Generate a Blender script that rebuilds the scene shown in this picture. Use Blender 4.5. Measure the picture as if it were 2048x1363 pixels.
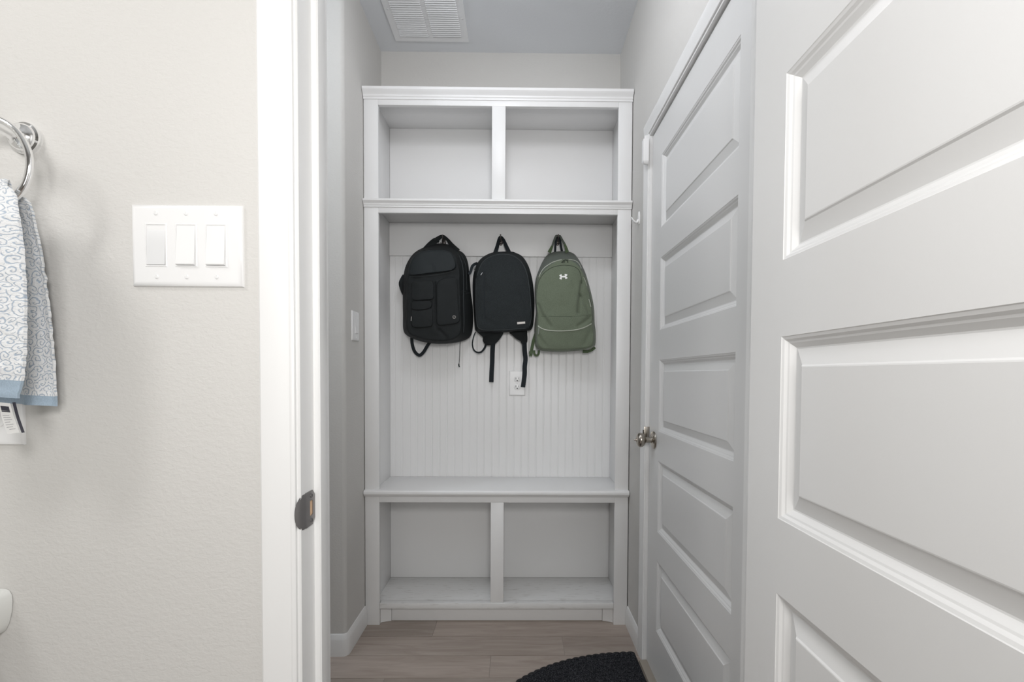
import bpy, bmesh, math, random
from mathutils import Vector, Matrix, noise
from mathutils.bvhtree import BVHTree

random.seed(7)
SC = bpy.context.scene
for o in list(bpy.data.objects):
    bpy.data.objects.remove(o)

# ------------------------------------------------------------------ camera
F_PX, PPX, PPY, W_IMG, H_IMG = 919.83, 1045.147, 772.414, 2048.0, 1363.0
CAM_POS = Vector((0, 0, 1.13052))
R0 = Vector((0.99993757, -0.00995559, 0.00507443))     # right
R1 = Vector((0.00481293, -0.02611712, -0.9996473))     # down
R2 = Vector((0.0100846, 0.99960931, -0.02606757))      # forward
cd = bpy.data.cameras.new('camera')
cam = bpy.data.objects.new('camera', cd)
SC.collection.objects.link(cam)
cd.sensor_fit = 'HORIZONTAL'
cd.sensor_width = 36.0
cd.lens = F_PX / W_IMG * 36.0
cd.shift_x = (W_IMG / 2 - PPX) / W_IMG
cd.shift_y = (PPY - H_IMG / 2) / W_IMG
cd.clip_start = 0.01
M = Matrix.Identity(4)
for i in range(3):
    M[i][0], M[i][1], M[i][2], M[i][3] = R0[i], -R1[i], -R2[i], CAM_POS[i]
cam.matrix_world = M
SC.camera = cam

# ------------------------------------------------------------------ exposure, world, lamps
SC.view_settings.view_transform = 'Standard'
SC.view_settings.look = 'None'
SC.view_settings.exposure = 0.07
SC.view_settings.gamma = 1.0
SC.view_settings.use_curve_mapping = False
wd = bpy.data.worlds.new('world')
SC.world = wd
wd.use_nodes = True
wd.node_tree.nodes['Background'].inputs[0].default_value = (0.8, 0.86, 1.0, 1)
wd.node_tree.nodes['Background'].inputs[1].default_value = 0.3


def area(name, loc, target, sx, sy, power, col):
    l = bpy.data.lights.new(name, 'AREA')
    l.shape = 'RECTANGLE'
    l.size, l.size_y, l.energy, l.color = sx, sy, power, col
    o = bpy.data.objects.new(name, l)
    SC.collection.objects.link(o)
    o.location = loc
    d = Vector(target) - Vector(loc)
    o.rotation_euler = d.to_track_quat('-Z', 'Y').to_euler()
    return o


def globe(name, loc, r, power, col):
    l = bpy.data.lights.new(name, 'POINT')
    l.shadow_soft_size, l.energy, l.color = r, power, col
    o = bpy.data.objects.new(name, l)
    SC.collection.objects.link(o)
    o.location = loc
    return o


# vanity bar over the mirror, photographer's flash, hall lamp, two added fill lights
area('vanity_light', (-1.24, 0.15, 2.05), (-0.2, 0.25, 1.0), 0.14, 0.55, 7.0, (1.0, 0.985, 0.97))
area('flash_light', (0.05, -0.25, 1.55), (-0.05, 2.0, 1.2), 0.25, 0.25, 7.5, (1.0, 0.98, 0.965))
area('added_soft_fill', (0.20, -1.35, 1.30), (-0.05, 2.0, 0.9), 0.5, 1.1, 13.5, (1.0, 0.995, 0.97))  # added soft fill behind the camera, lifts the lower cabinet
globe('hall_globe_light', (-0.08, 1.20, 2.43), 0.09, 8.5, (0.96, 0.965, 1.0))
globe('added_hallway_fill', (-1.5, 1.30, 2.40), 0.09, 12.0, (0.87, 0.935, 1.0))  # added unseen lamp that cools and brightens the hall ceiling

# ------------------------------------------------------------------ materials


def principled(name, col, rough=0.5, metal=0.0, spec=0.5):
    m = bpy.data.materials.new(name)
    m.use_nodes = True
    b = m.node_tree.nodes['Principled BSDF']
    b.inputs['Base Color'].default_value = (*col, 1)
    b.inputs['Roughness'].default_value = rough
    b.inputs['Metallic'].default_value = metal
    b.inputs['Specular IOR Level'].default_value = spec
    return m


def nodes(m):
    nt = m.node_tree
    return nt, nt.nodes['Principled BSDF'], nt.nodes.new('ShaderNodeTexCoord')


def add_bump(m, scale, dist, strength=1.0, detail=4.0, rough=0.55, stretch=None, distortion=0.0, ramp=None):
    nt, b, tc = nodes(m)
    n = nt.nodes.new('ShaderNodeTexNoise')
    n.inputs['Scale'].default_value = scale
    n.inputs['Detail'].default_value = detail
    n.inputs['Roughness'].default_value = rough
    n.inputs['Distortion'].default_value = distortion
    src = tc.outputs['Object']
    if stretch:
        mp = nt.nodes.new('ShaderNodeMapping')
        mp.inputs['Scale'].default_value = stretch
        nt.links.new(src, mp.inputs[0])
        src = mp.outputs[0]
    nt.links.new(src, n.inputs['Vector'])
    out = n.outputs[0]
    if ramp:
        r = nt.nodes.new('ShaderNodeValToRGB')
        r.color_ramp.elements[0].position, r.color_ramp.elements[1].position = ramp
        nt.links.new(out, r.inputs[0])
        out = r.outputs[0]
    bp = nt.nodes.new('ShaderNodeBump')
    bp.inputs['Strength'].default_value = strength
    bp.inputs['Distance'].default_value = dist
    nt.links.new(out, bp.inputs['Height'])
    nt.links.new(bp.outputs[0], b.inputs['Normal'])
    return n


MAT = {}
MAT['wall'] = principled('painted_wall', (0.645, 0.634, 0.612), 0.75, spec=0.3)
add_bump(MAT['wall'], 135.0, 0.0013, 0.36, detail=3.5, rough=0.55, stretch=(0.8, 0.8, 1.25), distortion=0.35, ramp=(0.30, 0.80))
MAT['ceiling'] = principled('painted_ceiling', (0.79, 0.81, 0.835), 0.85, spec=0.2)
add_bump(MAT['ceiling'], 80.0, 0.0014, 0.4, detail=3.0, distortion=0.6)
MAT['trim'] = principled('white_trim_paint', (0.82, 0.82, 0.815), 0.34)
add_bump(MAT['trim'], 30.0, 0.0004, 0.35, stretch=(1, 1, 0.15))
MAT['door'] = principled('white_door_paint', (0.74, 0.74, 0.735), 0.38)
add_bump(MAT['door'], 420.0, 0.0002, 0.25)
MAT['cab'] = principled('white_cabinet_paint', (0.83, 0.83, 0.83), 0.38)
add_bump(MAT['cab'], 55.0, 0.0004, 0.3, stretch=(0.2, 1, 1))
# scuffed shelf paint
MAT['scuff'] = principled('scuffed_white_shelf_paint', (0.72, 0.72, 0.71), 0.5)
nt, b, tc = nodes(MAT['scuff'])
mp = nt.nodes.new('ShaderNodeMapping'); mp.inputs['Scale'].default_value = (6, 30, 30)
nz = nt.nodes.new('ShaderNodeTexNoise'); nz.inputs['Scale'].default_value = 3.0; nz.inputs['Detail'].default_value = 8.0
rp = nt.nodes.new('ShaderNodeValToRGB')
rp.color_ramp.elements[0].position, rp.color_ramp.elements[1].position = 0.30, 0.44
rp.color_ramp.elements[0].color, rp.color_ramp.elements[1].color = (0.62, 0.615, 0.60, 1), (0.76, 0.76, 0.755, 1)
nt.links.new(tc.outputs['Object'], mp.inputs[0]); nt.links.new(mp.outputs[0], nz.inputs['Vector'])
nt.links.new(nz.outputs[0], rp.inputs[0]); nt.links.new(rp.outputs[0], b.inputs['Base Color'])
MAT['plastic'] = principled('white_plastic', (0.84, 0.84, 0.84), 0.28)
MAT['plastic_grey'] = principled('off_white_plastic', (0.74, 0.745, 0.75), 0.3)
MAT['slot'] = principled('dark_slot', (0.02, 0.02, 0.02), 0.7)
MAT['chrome'] = principled('polished_chrome', (0.92, 0.925, 0.93), 0.09, 1.0)
MAT['nickel'] = principled('satin_nickel', (0.42, 0.385, 0.34), 0.24, 1.0)
MAT['pewter'] = principled('worn_pewter_metal', (0.27, 0.26, 0.26), 0.38, 0.85)
MAT['bronze'] = principled('dark_bronze_hook', (0.10, 0.09, 0.085), 0.35, 0.8)
MAT['wood'] = principled('raw_pine', (0.74, 0.50, 0.32), 0.7)
MAT['sill'] = principled('worn_threshold_wood', (0.33, 0.295, 0.25), 0.55)
MAT['marble'] = principled('cultured_marble', (0.80, 0.81, 0.79), 0.18)
MAT['vent'] = principled('white_vent_enamel', (0.90, 0.91, 0.92), 0.4)
MAT['gap_shade'] = principled('grey_louvre_gap_shade', (0.16, 0.165, 0.17), 0.8)  # dark grey painted in as the shade between the louvre blades
MAT['rubber'] = principled('dark_weatherstrip', (0.05, 0.045, 0.04), 0.7)
MAT['caulk'] = principled('yellowed_caulk', (0.60, 0.52, 0.38), 0.7)


def fabric(name, col, rough=0.8, weave=1400.0, bump=0.0006, var=0.25, vscale=900.0):
    m = principled(name, col, rough, spec=0.25)
    nt, b, tc = nodes(m)
    b.inputs['Sheen Weight'].default_value = 0.12 if max(col) > 0.05 else 0.0
    b.inputs['Sheen Roughness'].default_value = 0.5
    n = nt.nodes.new('ShaderNodeTexNoise')
    n.inputs['Scale'].default_value = vscale
    n.inputs['Detail'].default_value = 2.0
    mp = nt.nodes.new('ShaderNodeMapping'); mp.inputs['Scale'].default_value = (1, 1, 0.45)
    nt.links.new(tc.outputs['Object'], mp.inputs[0]); nt.links.new(mp.outputs[0], n.inputs['Vector'])
    r = nt.nodes.new('ShaderNodeValToRGB')
    r.color_ramp.elements[0].position, r.color_ramp.elements[1].position = 0.3, 0.7
    r.color_ramp.elements[0].color = (*[c * (1 - var) for c in col], 1)
    r.color_ramp.elements[1].color = (*[min(1, c * (1 + var)) for c in col], 1)
    nt.links.new(n.outputs[0], r.inputs[0]); nt.links.new(r.outputs[0], b.inputs['Base Color'])
    w = nt.nodes.new('ShaderNodeTexNoise')
    w.inputs['Scale'].default_value = weave
    nt.links.new(tc.outputs['Object'], w.inputs['Vector'])
    bp = nt.nodes.new('ShaderNodeBump'); bp.inputs['Distance'].default_value = bump; bp.inputs['Strength'].default_value = 0.6
    nt.links.new(w.outputs[0], bp.inputs['Height']); nt.links.new(bp.outputs[0], b.inputs['Normal'])
    return m


MAT['black'] = fabric('black_nylon', (0.0145, 0.0170, 0.0182), 0.72, var=0.15)
MAT['black_shell'] = fabric('black_moulded_shell_cloth', (0.0185, 0.0230, 0.0255), 0.6, var=0.12)
MAT['charcoal'] = fabric('charcoal_polyester', (0.0205, 0.0250, 0.0272), 0.8, var=0.3, vscale=600)
MAT['webbing'] = fabric('black_webbing', (0.0140, 0.0185, 0.0225), 0.7, var=0.2)
MAT['piping'] = fabric('dark_grey_piping', (0.036, 0.042, 0.045), 0.6, var=0.1)
MAT['green'] = fabric('heather_olive_polyester', (0.150, 0.180, 0.128), 0.85, var=0.16, vscale=700)
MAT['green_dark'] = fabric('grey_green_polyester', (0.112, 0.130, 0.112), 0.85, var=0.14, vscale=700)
MAT['green_web'] = fabric('olive_green_webbing', (0.090, 0.128, 0.068), 0.75, var=0.15)
MAT['seam'] = fabric('dark_olive_seam', (0.055, 0.068, 0.05), 0.85, var=0.1)
MAT['zip'] = principled('pale_sage_zipper', (0.40, 0.42, 0.36), 0.45)
MAT['zip_metal'] = principled('silver_zip_pull', (0.75, 0.76, 0.77), 0.25, 0.9)
MAT['emblem'] = principled('white_print', (0.90, 0.90, 0.89), 0.5)
MAT['tag'] = principled('white_satin_label', (0.80, 0.80, 0.79), 0.5)
MAT['ink'] = principled('dark_label_ink', (0.03, 0.03, 0.045), 0.6)
MAT['ink_grey'] = principled('grey_label_ink', (0.34, 0.34, 0.36), 0.6)
MAT['badge'] = principled('brushed_metal_badge', (0.52, 0.50, 0.48), 0.4, 0.5)
MAT['hem'] = fabric('pale_blue_hem', (0.36, 0.45, 0.54), 0.85, var=0.08)

# terry towel with scroll pattern
m = principled('white_terry_with_blue_scrolls', (0.8, 0.8, 0.8), 0.95, spec=0.1)
MAT['towel'] = m
nt, b, tc = nodes(m)
b.inputs['Sheen Weight'].default_value = 0.2
uvm = nt.nodes.new('ShaderNodeUVMap')
def mth(op, a, c=None, d=None):
    q = nt.nodes.new('ShaderNodeMath')
    q.operation = op
    for i, v in enumerate((a, c, d)):
        if v is None:
            continue
        if isinstance(v, (int, float)):
            q.inputs[i].default_value = v
        else:
            nt.links.new(v, q.inputs[i])
    return q.outputs[0]


vo = nt.nodes.new('ShaderNodeTexVoronoi'); vo.inputs['Scale'].default_value = 74.0; vo.voronoi_dimensions = '2D'
vo.inputs['Randomness'].default_value = 0.75
n1 = nt.nodes.new('ShaderNodeTexNoise'); n1.inputs['Scale'].default_value = 60.0; n1.inputs['Detail'].default_value = 2.0
mx = nt.nodes.new('ShaderNodeMixRGB'); mx.blend_type = 'ADD'; mx.inputs[0].default_value = 0.014
nt.links.new(uvm.outputs[0], n1.inputs['Vector']); nt.links.new(uvm.outputs[0], mx.inputs[1]); nt.links.new(n1.outputs[1], mx.inputs[2])
nt.links.new(mx.outputs[0], vo.inputs['Vector'])
# spiral arms round each cell centre: sin(k * radius + angle)
vs_ = nt.nodes.new('ShaderNodeVectorMath'); vs_.operation = 'SUBTRACT'
nt.links.new(mx.outputs[0], vs_.inputs[0]); nt.links.new(vo.outputs['Position'], vs_.inputs[1])
sx_ = nt.nodes.new('ShaderNodeSeparateXYZ'); nt.links.new(vs_.outputs[0], sx_.inputs[0])
ang = mth('ARCTAN2', sx_.outputs[1], sx_.outputs[0])
sn = nt.nodes.new('ShaderNodeMath'); sn.operation = 'SINE'
nt.links.new(mth('MULTIPLY_ADD', vo.outputs['Distance'], 15.0, ang), sn.inputs[0])
rp = nt.nodes.new('ShaderNodeValToRGB')
rp.color_ramp.elements[0].position, rp.color_ramp.elements[1].position = 0.02, 0.26
rp.color_ramp.elements[0].color, rp.color_ramp.elements[1].color = (0.42, 0.49, 0.58, 1), (0.80, 0.81, 0.82, 1)
mr = nt.nodes.new('ShaderNodeMapRange')
mr.inputs[1].default_value, mr.inputs[2].default_value = -1.0, 1.0
nt.links.new(sn.outputs[0], mr.inputs[0]); nt.links.new(mr.outputs[0], rp.inputs[0]); nt.links.new(rp.outputs[0], b.inputs['Base Color'])
lp = nt.nodes.new('ShaderNodeTexNoise'); lp.inputs['Scale'].default_value = 420.0
nt.links.new(tc.outputs['Object'], lp.inputs['Vector'])
sm = nt.nodes.new('ShaderNodeMath'); sm.operation = 'MULTIPLY_ADD'; sm.inputs[1].default_value = 0.9
nt.links.new(lp.outputs[0], sm.inputs[0]); nt.links.new(rp.outputs[1] if False else rp.outputs[0], sm.inputs[2])
bp = nt.nodes.new('ShaderNodeBump'); bp.inputs['Distance'].default_value = 0.0016; bp.inputs['Strength'].default_value = 0.8
nt.links.new(sm.outputs[0], bp.inputs['Height']); nt.links.new(bp.outputs[0], b.inputs['Normal'])

# wood look plank tile: one tone per plank (face attribute), grain along X
m = principled('wood_look_plank_tile', (0.4, 0.33, 0.27), 0.42)
MAT['plank'] = m
nt, b, tc = nodes(m)
at = nt.nodes.new('ShaderNodeAttribute'); at.attribute_name = 'plank_tone'
sep = nt.nodes.new('ShaderNodeSeparateColor')
nt.links.new(at.outputs['Color'], sep.inputs[0])
mp = nt.nodes.new('ShaderNodeMapping'); mp.inputs['Scale'].default_value = (1.6, 16.0, 1.0)
cmb = nt.nodes.new('ShaderNodeCombineXYZ')
mul = nt.nodes.new('ShaderNodeMath'); mul.operation = 'MULTIPLY'; mul.inputs[1].default_value = 37.0
nt.links.new(sep.outputs[1], mul.inputs[0]); nt.links.new(mul.outputs[0], cmb.inputs[2])
va = nt.nodes.new('ShaderNodeVectorMath'); va.operation = 'ADD'
nt.links.new(tc.outputs['Object'], mp.inputs[0]); nt.links.new(mp.outputs[0], va.inputs[0]); nt.links.new(cmb.outputs[0], va.inputs[1])
gr = nt.nodes.new('ShaderNodeTexNoise'); gr.inputs['Scale'].default_value = 2.2; gr.inputs['Detail'].default_value = 7.0
gr.inputs['Roughness'].default_value = 0.62; gr.inputs['Distortion'].default_value = 0.8
nt.links.new(va.outputs[0], gr.inputs['Vector'])
rp = nt.nodes.new('ShaderNodeValToRGB')
rp.color_ramp.elements[0].position, rp.color_ramp.elements[1].position = 0.25, 0.75
rp.color_ramp.elements[0].color, rp.color_ramp.elements[1].color = (0.30, 0.243, 0.205, 1), (0.45, 0.387, 0.342, 1)
nt.links.new(gr.outputs[0], rp.inputs[0])
mt = nt.nodes.new('ShaderNodeMixRGB'); mt.blend_type = 'MULTIPLY'; mt.inputs[0].default_value = 1.0
tn = nt.nodes.new('ShaderNodeMapRange'); tn.inputs[3].default_value, tn.inputs[4].default_value = 0.84, 1.10
nt.links.new(sep.outputs[0], tn.inputs[0])
nt.links.new(rp.outputs[0], mt.inputs[1]); nt.links.new(tn.outputs[0], mt.inputs[2]); nt.links.new(mt.outputs[0], b.inputs['Base Color'])
MAT['grout'] = principled('tile_grout', (0.33, 0.285, 0.25), 0.85)

# door mat pile
m = principled('charcoal_mat_pile', (0.012, 0.013, 0.016), 0.95, spec=0.15)
MAT['mat'] = m
nt, b, tc = nodes(m)
n1 = nt.nodes.new('ShaderNodeTexNoise'); n1.inputs['Scale'].default_value = 260.0; n1.inputs['Detail'].default_value = 3.0
nt.links.new(tc.outputs['Object'], n1.inputs['Vector'])
rp = nt.nodes.new('ShaderNodeValToRGB')
rp.color_ramp.elements[0].position, rp.color_ramp.elements[1].position = 0.45, 0.72
rp.color_ramp.elements[0].color, rp.color_ramp.elements[1].color = (0.010, 0.011, 0.014, 1), (0.085, 0.088, 0.098, 1)
nt.links.new(n1.outputs[0], rp.inputs[0]); nt.links.new(rp.outputs[0], b.inputs['Base Color'])
bp = nt.nodes.new('ShaderNodeBump'); bp.inputs['Distance'].default_value = 0.004
nt.links.new(n1.outputs[0], bp.inputs['Height']); nt.links.new(bp.outputs[0], b.inputs['Normal'])
MAT['mat_edge'] = principled('black_mat_rubber', (0.012, 0.012, 0.014), 0.8)

# ------------------------------------------------------------------ helpers
ORG = {}


def at(x, y, Y):
    """point on the plane at depth Y seen at image position x, y"""
    r = R0 * ((x - PPX) / F_PX) + R1 * ((y - PPY) / F_PX) + R2
    return CAM_POS + r * (Y / r.y)


def tag(o, label=None, cat=None, group=None, kind=None):
    for k, v in (('label', label), ('category', cat), ('group', group), ('kind', kind)):
        if v:
            o[k] = v
    return o


def thing(name, loc, label, cat, group=None):
    o = bpy.data.objects.new(name, None)
    SC.collection.objects.link(o)
    o.location = loc
    o.empty_display_size = 0.02
    ORG[o.name] = Vector(loc)
    return tag(o, label, cat, group)


def obj(name, bm, mat, parent=None, angle=35.0, recalc=True, org=None):
    if recalc:
        bmesh.ops.recalc_face_normals(bm, faces=bm.faces[:])
    off = ORG[parent.name] if parent else Vector(org if org else (0, 0, 0))
    if off.length:
        bmesh.ops.translate(bm, vec=-off, verts=bm.verts[:])
    me = bpy.data.meshes.new(name)
    bm.to_mesh(me)
    bm.free()
    for p in me.polygons:
        p.use_smooth = True
    me.set_sharp_from_angle(angle=math.radians(angle))
    for mm in (mat if isinstance(mat, (list, tuple)) else [mat]):
        me.materials.append(mm)
    o = bpy.data.objects.new(name, me)
    SC.collection.objects.link(o)
    ORG[o.name] = off
    if parent:
        o.parent = parent
    elif org:
        o.location = org
    return o


def struct(name, bm, mat, parent=None, label=None, cat=None, **k):
    o = obj(name, bm, mat, parent, **k)
    return tag(o, label, cat, None, None if parent else 'structure')


def B():
    return bmesh.new()


def box(bm, x0, x1, y0, y1, z0, z1, bev=0.0, seg=2):
    vs = [bm.verts.new((x, y, z)) for x in (x0, x1) for y in (y0, y1) for z in (z0, z1)]
    fs = [(0, 1, 3, 2), (4, 6, 7, 5), (0, 4, 5, 1), (2, 3, 7, 6), (0, 2, 6, 4), (1, 5, 7, 3)]
    faces = [bm.faces.new([vs[i] for i in f]) for f in fs]
    if bev > 0:
        es = list({e for f in faces for e in f.edges})
        bmesh.ops.bevel(bm, geom=es, offset=bev, segments=seg, profile=0.5, affect='EDGES')
    return bm


def cbox(x0, x1, y0, y1, z0, z1, bev=0.0):
    return box(B(), x0, x1, y0, y1, z0, z1, bev)


def loft(bm, loops, cap0=True, cap1=True, closed=True):
    """loops of equal vertex count joined in turn"""
    rows = [[bm.verts.new(p) for p in lp] for lp in loops]
    n = len(rows[0])
    for a, c in zip(rows, rows[1:]):
        for i in range(n if closed else n - 1):
            j = (i + 1) % n
            bm.faces.new((a[i], a[j], c[j], c[i]))
    if cap0:
        bm.faces.new(rows[0][::-1])
    if cap1:
        bm.faces.new(rows[-1])
    return rows


def prof_x(bm, yz, x0, x1):
    return loft(bm, [[(x0, y, z) for y, z in yz], [(x1, y, z) for y, z in yz]])


def prof_y(bm, xz, y0, y1):
    return loft(bm, [[(x, y0, z) for x, z in xz], [(x, y1, z) for x, z in xz]])


def prof_z(bm, xy, z0, z1):
    return loft(bm, [[(x, y, z0) for x, y in xy], [(x, y, z1) for x, y in xy]])


def catmull(pts, n=8, closed=False):
    pts = [Vector(p) for p in pts]
    out = []
    m = len(pts)
    for i in range(m if closed else m - 1):
        if closed:
            p0, p1, p2, p3 = pts[(i - 1) % m], pts[i], pts[(i + 1) % m], pts[(i + 2) % m]
        else:
            p0, p1, p2, p3 = pts[max(i - 1, 0)], pts[i], pts[i + 1], pts[min(i + 2, m - 1)]
        for k in range(n):
            t = k / n
            out.append(0.5 * (2 * p1 + (p2 - p0) * t + (2 * p0 - 5 * p1 + 4 * p2 - p3) * t * t + (3 * p1 - p0 - 3 * p2 + p3) * t ** 3))
    if not closed:
        out.append(pts[-1])
    return out


def tube(bm, path, r, n=10, closed=False, flat=1.0, ref=(0, 1, 0)):
    path = [Vector(p) for p in path]
    loops = []
    m = len(path)
    ref = Vector(ref)
    for i, p in enumerate(path):
        if closed:
            t = path[(i + 1) % m] - path[(i - 1) % m]
        else:
            t = path[min(i + 1, m - 1)] - path[max(i - 1, 0)]
        t.normalize()
        u = ref - t * ref.dot(t)
        if u.length < 1e-4:
            u = Vector((1, 0, 0)) - t * t.x
        u.normalize()
        v = t.cross(u)
        rr = r[i] if isinstance(r, (list, tuple)) else r
        loops.append([p + u * (rr * flat * math.cos(a)) + v * (rr * math.sin(a)) for a in [2 * math.pi * k / n for k in range(n)]])
    if closed:
        loops.append(loops[0])
        rows = [[bm.verts.new(q) for q in lp] for lp in loops[:-1]]
        rows.append(rows[0])
        for a, c in zip(rows, rows[1:]):
            for i in range(n):
                j = (i + 1) % n
                bm.faces.new((a[i], a[j], c[j], c[i]))
    else:
        loft(bm, loops)
    return bm


def ribbon(bm, path, width, thick=0.0016, face=(0, -1, 0)):
    """flat webbing whose broad side faces `face`"""
    path = [Vector(p) for p in path]
    m = len(path)
    f0 = Vector(face)
    loops = []
    for i, p in enumerate(path):
        t = (path[min(i + 1, m - 1)] - path[max(i - 1, 0)]).normalized()
        s = t.cross(f0)
        if s.length < 1e-4:
            s = Vector((1, 0, 0))
        s.normalize()
        nrm = s.cross(t).normalized()
        w = (width[i] if isinstance(width, (list, tuple)) else width) / 2
        h = thick / 2
        loops.append([p + s * w + nrm * h, p + s * (w - h) + nrm * h * 1.0, p - s * (w - h) + nrm * h, p - s * w + nrm * h,
                      p - s * w - nrm * h, p + s * w - nrm * h])
    loft(bm, loops)
    return bm


def lathe(bm, prof, c, axis, n=40):
    """prof: (radius, distance along axis)"""
    c, axis = Vector(c), Vector(axis).normalized()
    u = axis.orthogonal().normalized()
    v = axis.cross(u)
    loops = []
    for r, h in prof:
        r = max(r, 0.0002)
        loops.append([c + axis * h + (u * math.cos(a) + v * math.sin(a)) * r for a in [2 * math.pi * k / n for k in range(n)]])
    loft(bm, loops)
    return bm


def frame_face(bm, fn, us, vs, holes, w):
    """flat face cut into a grid with the cells in `holes` left open"""
    for i in range(len(us) - 1):
        for j in range(len(vs) - 1):
            if (i, j) in holes:
                continue
            q = [(us[i], vs[j]), (us[i + 1], vs[j]), (us[i + 1], vs[j + 1]), (us[i], vs[j + 1])]
            bm.faces.new([bm.verts.new(fn(u, v, w)) for u, v in q])
    bmesh.ops.remove_doubles(bm, verts=bm.verts[:], dist=1e-6)


# ------------------------------------------------------------------ dimensions
HC = 2.722            # ceiling
YW, YW2 = 0.7264, 0.834   # wall between bathroom and hall
XJL, XJR = -0.342, 0.415  # jamb faces of the bathroom door opening
ZH = 2.045
XL, XR = -0.684, 0.502    # hall side walls
YC = 1.826            # wall that faces the camera left of the nook
YF, YI, YB = 2.049, 2.311, 2.3214
BX0, BX1, BY0 = -1.33, 1.05, -2.60

# ------------------------------------------------------------------ setting
# floor: planks with their own tone over a grout bed
bm = B()
lay = bm.loops.layers.float_color.new('plank_tone')
box(bm, -2.7, 1.1, BY0 - 0.1, 2.45, -0.05, -0.0015)
for f in bm.faces:
    f.material_index = 1
PW, G = 0.1358, 0.0022
known = {2: -0.365, 1: 0.195, 0: -0.103, -1: 0.41, -2: 0.05}
for r in range(-33, 5):
    y0 = 1.6865 + r * PW
    off = known.get(r, random.uniform(0, 0.9))
    for k in range(-4, 4):
        x0, x1 = off + k * 0.9, off + (k + 1) * 0.9
        x0c, x1c = max(x0, -2.7), min(x1, 1.1)
        if x1c - x0c < 0.01:
            continue
        col = (random.random(), random.random(), 0, 1)
        nf = len(bm.faces)
        g2 = box(B(), x0c + G / 2, x1c - G / 2, y0 + G / 2, y0 + PW - G / 2, -0.004, 0.0)
        vm = {}
        for v in g2.verts:
            vm[v] = bm.verts.new(v.co)
        for f in g2.faces:
            nfc = bm.faces.new([vm[v] for v in f.verts])
            for l in nfc.loops:
                l[lay] = col
        g2.free()
struct('floor', bm, [MAT['plank'], MAT['grout']])

struct('ceiling', cbox(-2.7, 1.1, BY0 - 0.1, 2.45, HC, HC + 0.1), MAT['ceiling'])

# partition with the door opening
bm = B()
box(bm, BX0 - 1.37, XJL - 0.018, YW, YW2, 0, HC)
box(bm, XJR + 0.018, BX1, YW, YW2, 0, HC)
box(bm, XJL - 0.018, XJR + 0.018, YW, YW2, ZH + 0.018, HC)
struct('wall_front', bm, MAT['wall'])
struct('wall_bathroom_left', cbox(BX0 - 0.1, BX0, BY0, YW, 0, HC), MAT['wall'])
struct('wall_bathroom_right', cbox(BX1, BX1 + 0.05, BY0, YW2, 0, HC), MAT['wall'])
struct('wall_bathroom_back', cbox(BX0, BX1, BY0 - 0.1, BY0, 0, HC), MAT['wall'])
# hall: wall with rounded outside corner (faces the camera, then turns into the nook)
bm = B()
rr = 0.016
arc = [(XL - rr + rr * math.sin(a), YC + rr - rr * math.cos(a)) for a in [math.pi / 2 * k / 8 for k in range(9)]]
prof_z(bm, [(-2.7, YC)] + arc + [(XL, YB), (XL, YB + 0.1), (-2.7, YB + 0.1)], 0, HC)
struct('wall_left', bm, MAT['wall'])
struct('wall_back', cbox(XL, XR + 0.12, YB, YB + 0.1, 0, HC), MAT['wall'])
struct('wall_hallway_end', cbox(-2.7, -2.6, YW2, YC, 0, HC), MAT['wall'])
DY1, DY0 = 1.7792, 0.966      # door in the right wall: latch edge, hinge edge
bm = B()
box(bm, XR, XR + 0.12, DY1 + 0.022, YB, 0, HC)
box(bm, XR, XR + 0.12, YW2, DY0 - 0.022, 0, HC)
box(bm, XR, XR + 0.12, DY0 - 0.022, DY1 + 0.022, ZH + 0.025, HC)
struct('wall_right', bm, MAT['wall'])

# ---- casing and jamb of the bathroom door opening


def casing_prof(w=0.052):
    # (distance from inner edge, thickness)
    return [(0, 0), (0, 0.007), (0.003, 0.0088), (0.006, 0.0088), (0.0075, 0.0078), (0.0105, 0.0082), (0.020, 0.0112),
            (0.034, 0.0130), (w - 0.008, 0.0138), (w - 0.003, 0.0132), (w, 0.0105), (w, 0)]


CW = 0.052
bm = B()
ci = XJL - 0.006
prof_z(bm, [(ci - a, YW - t) for a, t in casing_prof()], 0.0, ZH + 0.006)
prof_z(bm, [(XJR + 0.006 + a, YW - t) for a, t in casing_prof()], 0.0, ZH + 0.006)
prof_x(bm, [(YW - t, ZH + 0.006 + a) for a, t in casing_prof()], ci - CW, XJR + 0.006 + CW)
struct('trim_1', bm, MAT['trim'], label='white door casing around the bathroom door opening', cat='trim')
bm = B()
ZS0 = 0.0
for s, xj in ((1, XJL), (-1, XJR)):
    o = xj - s * 0.018
    prof_z(bm, [(o, YW - 0.001), (xj - s * 0.0, YW - 0.001), (xj, YW2 + 0.001), (o, YW2 + 0.001)], ZS0, ZH)
    st = xj + s * 0.0105
    y0, y1 = YW + 0.046, YW + 0.085
    prof_z(bm, [(xj, y0), (st - s * 0.002, y0), (st, y0 + 0.002), (st, y1 - 0.010), (st - s * 0.004, y1), (xj, y1)], ZS0, ZH - 0.001)
box(bm, XJL - 0.018, XJR + 0.018, YW - 0.001, YW2 + 0.001, ZH, ZH + 0.018)
box(bm, XJL, XJR, YW + 0.046, YW + 0.085, ZH - 0.0105, ZH)
struct('trim_2', bm, MAT['trim'], label='white door jamb with stop lining the bathroom door opening', cat='trim')
bm = B()
prof_z(bm, [(ci - a, YW2 + t) for a, t in casing_prof()], 0.0, ZH + 0.006)
prof_z(bm, [(XJR + 0.006 + a, YW2 + t) for a, t in casing_prof()], 0.0, ZH + 0.006)
prof_x(bm, [(YW2 + t, ZH + 0.006 + a) for a, t in casing_prof()], ci - CW, XJR + 0.006 + CW)
struct('trim_3', bm, MAT['trim'])

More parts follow.
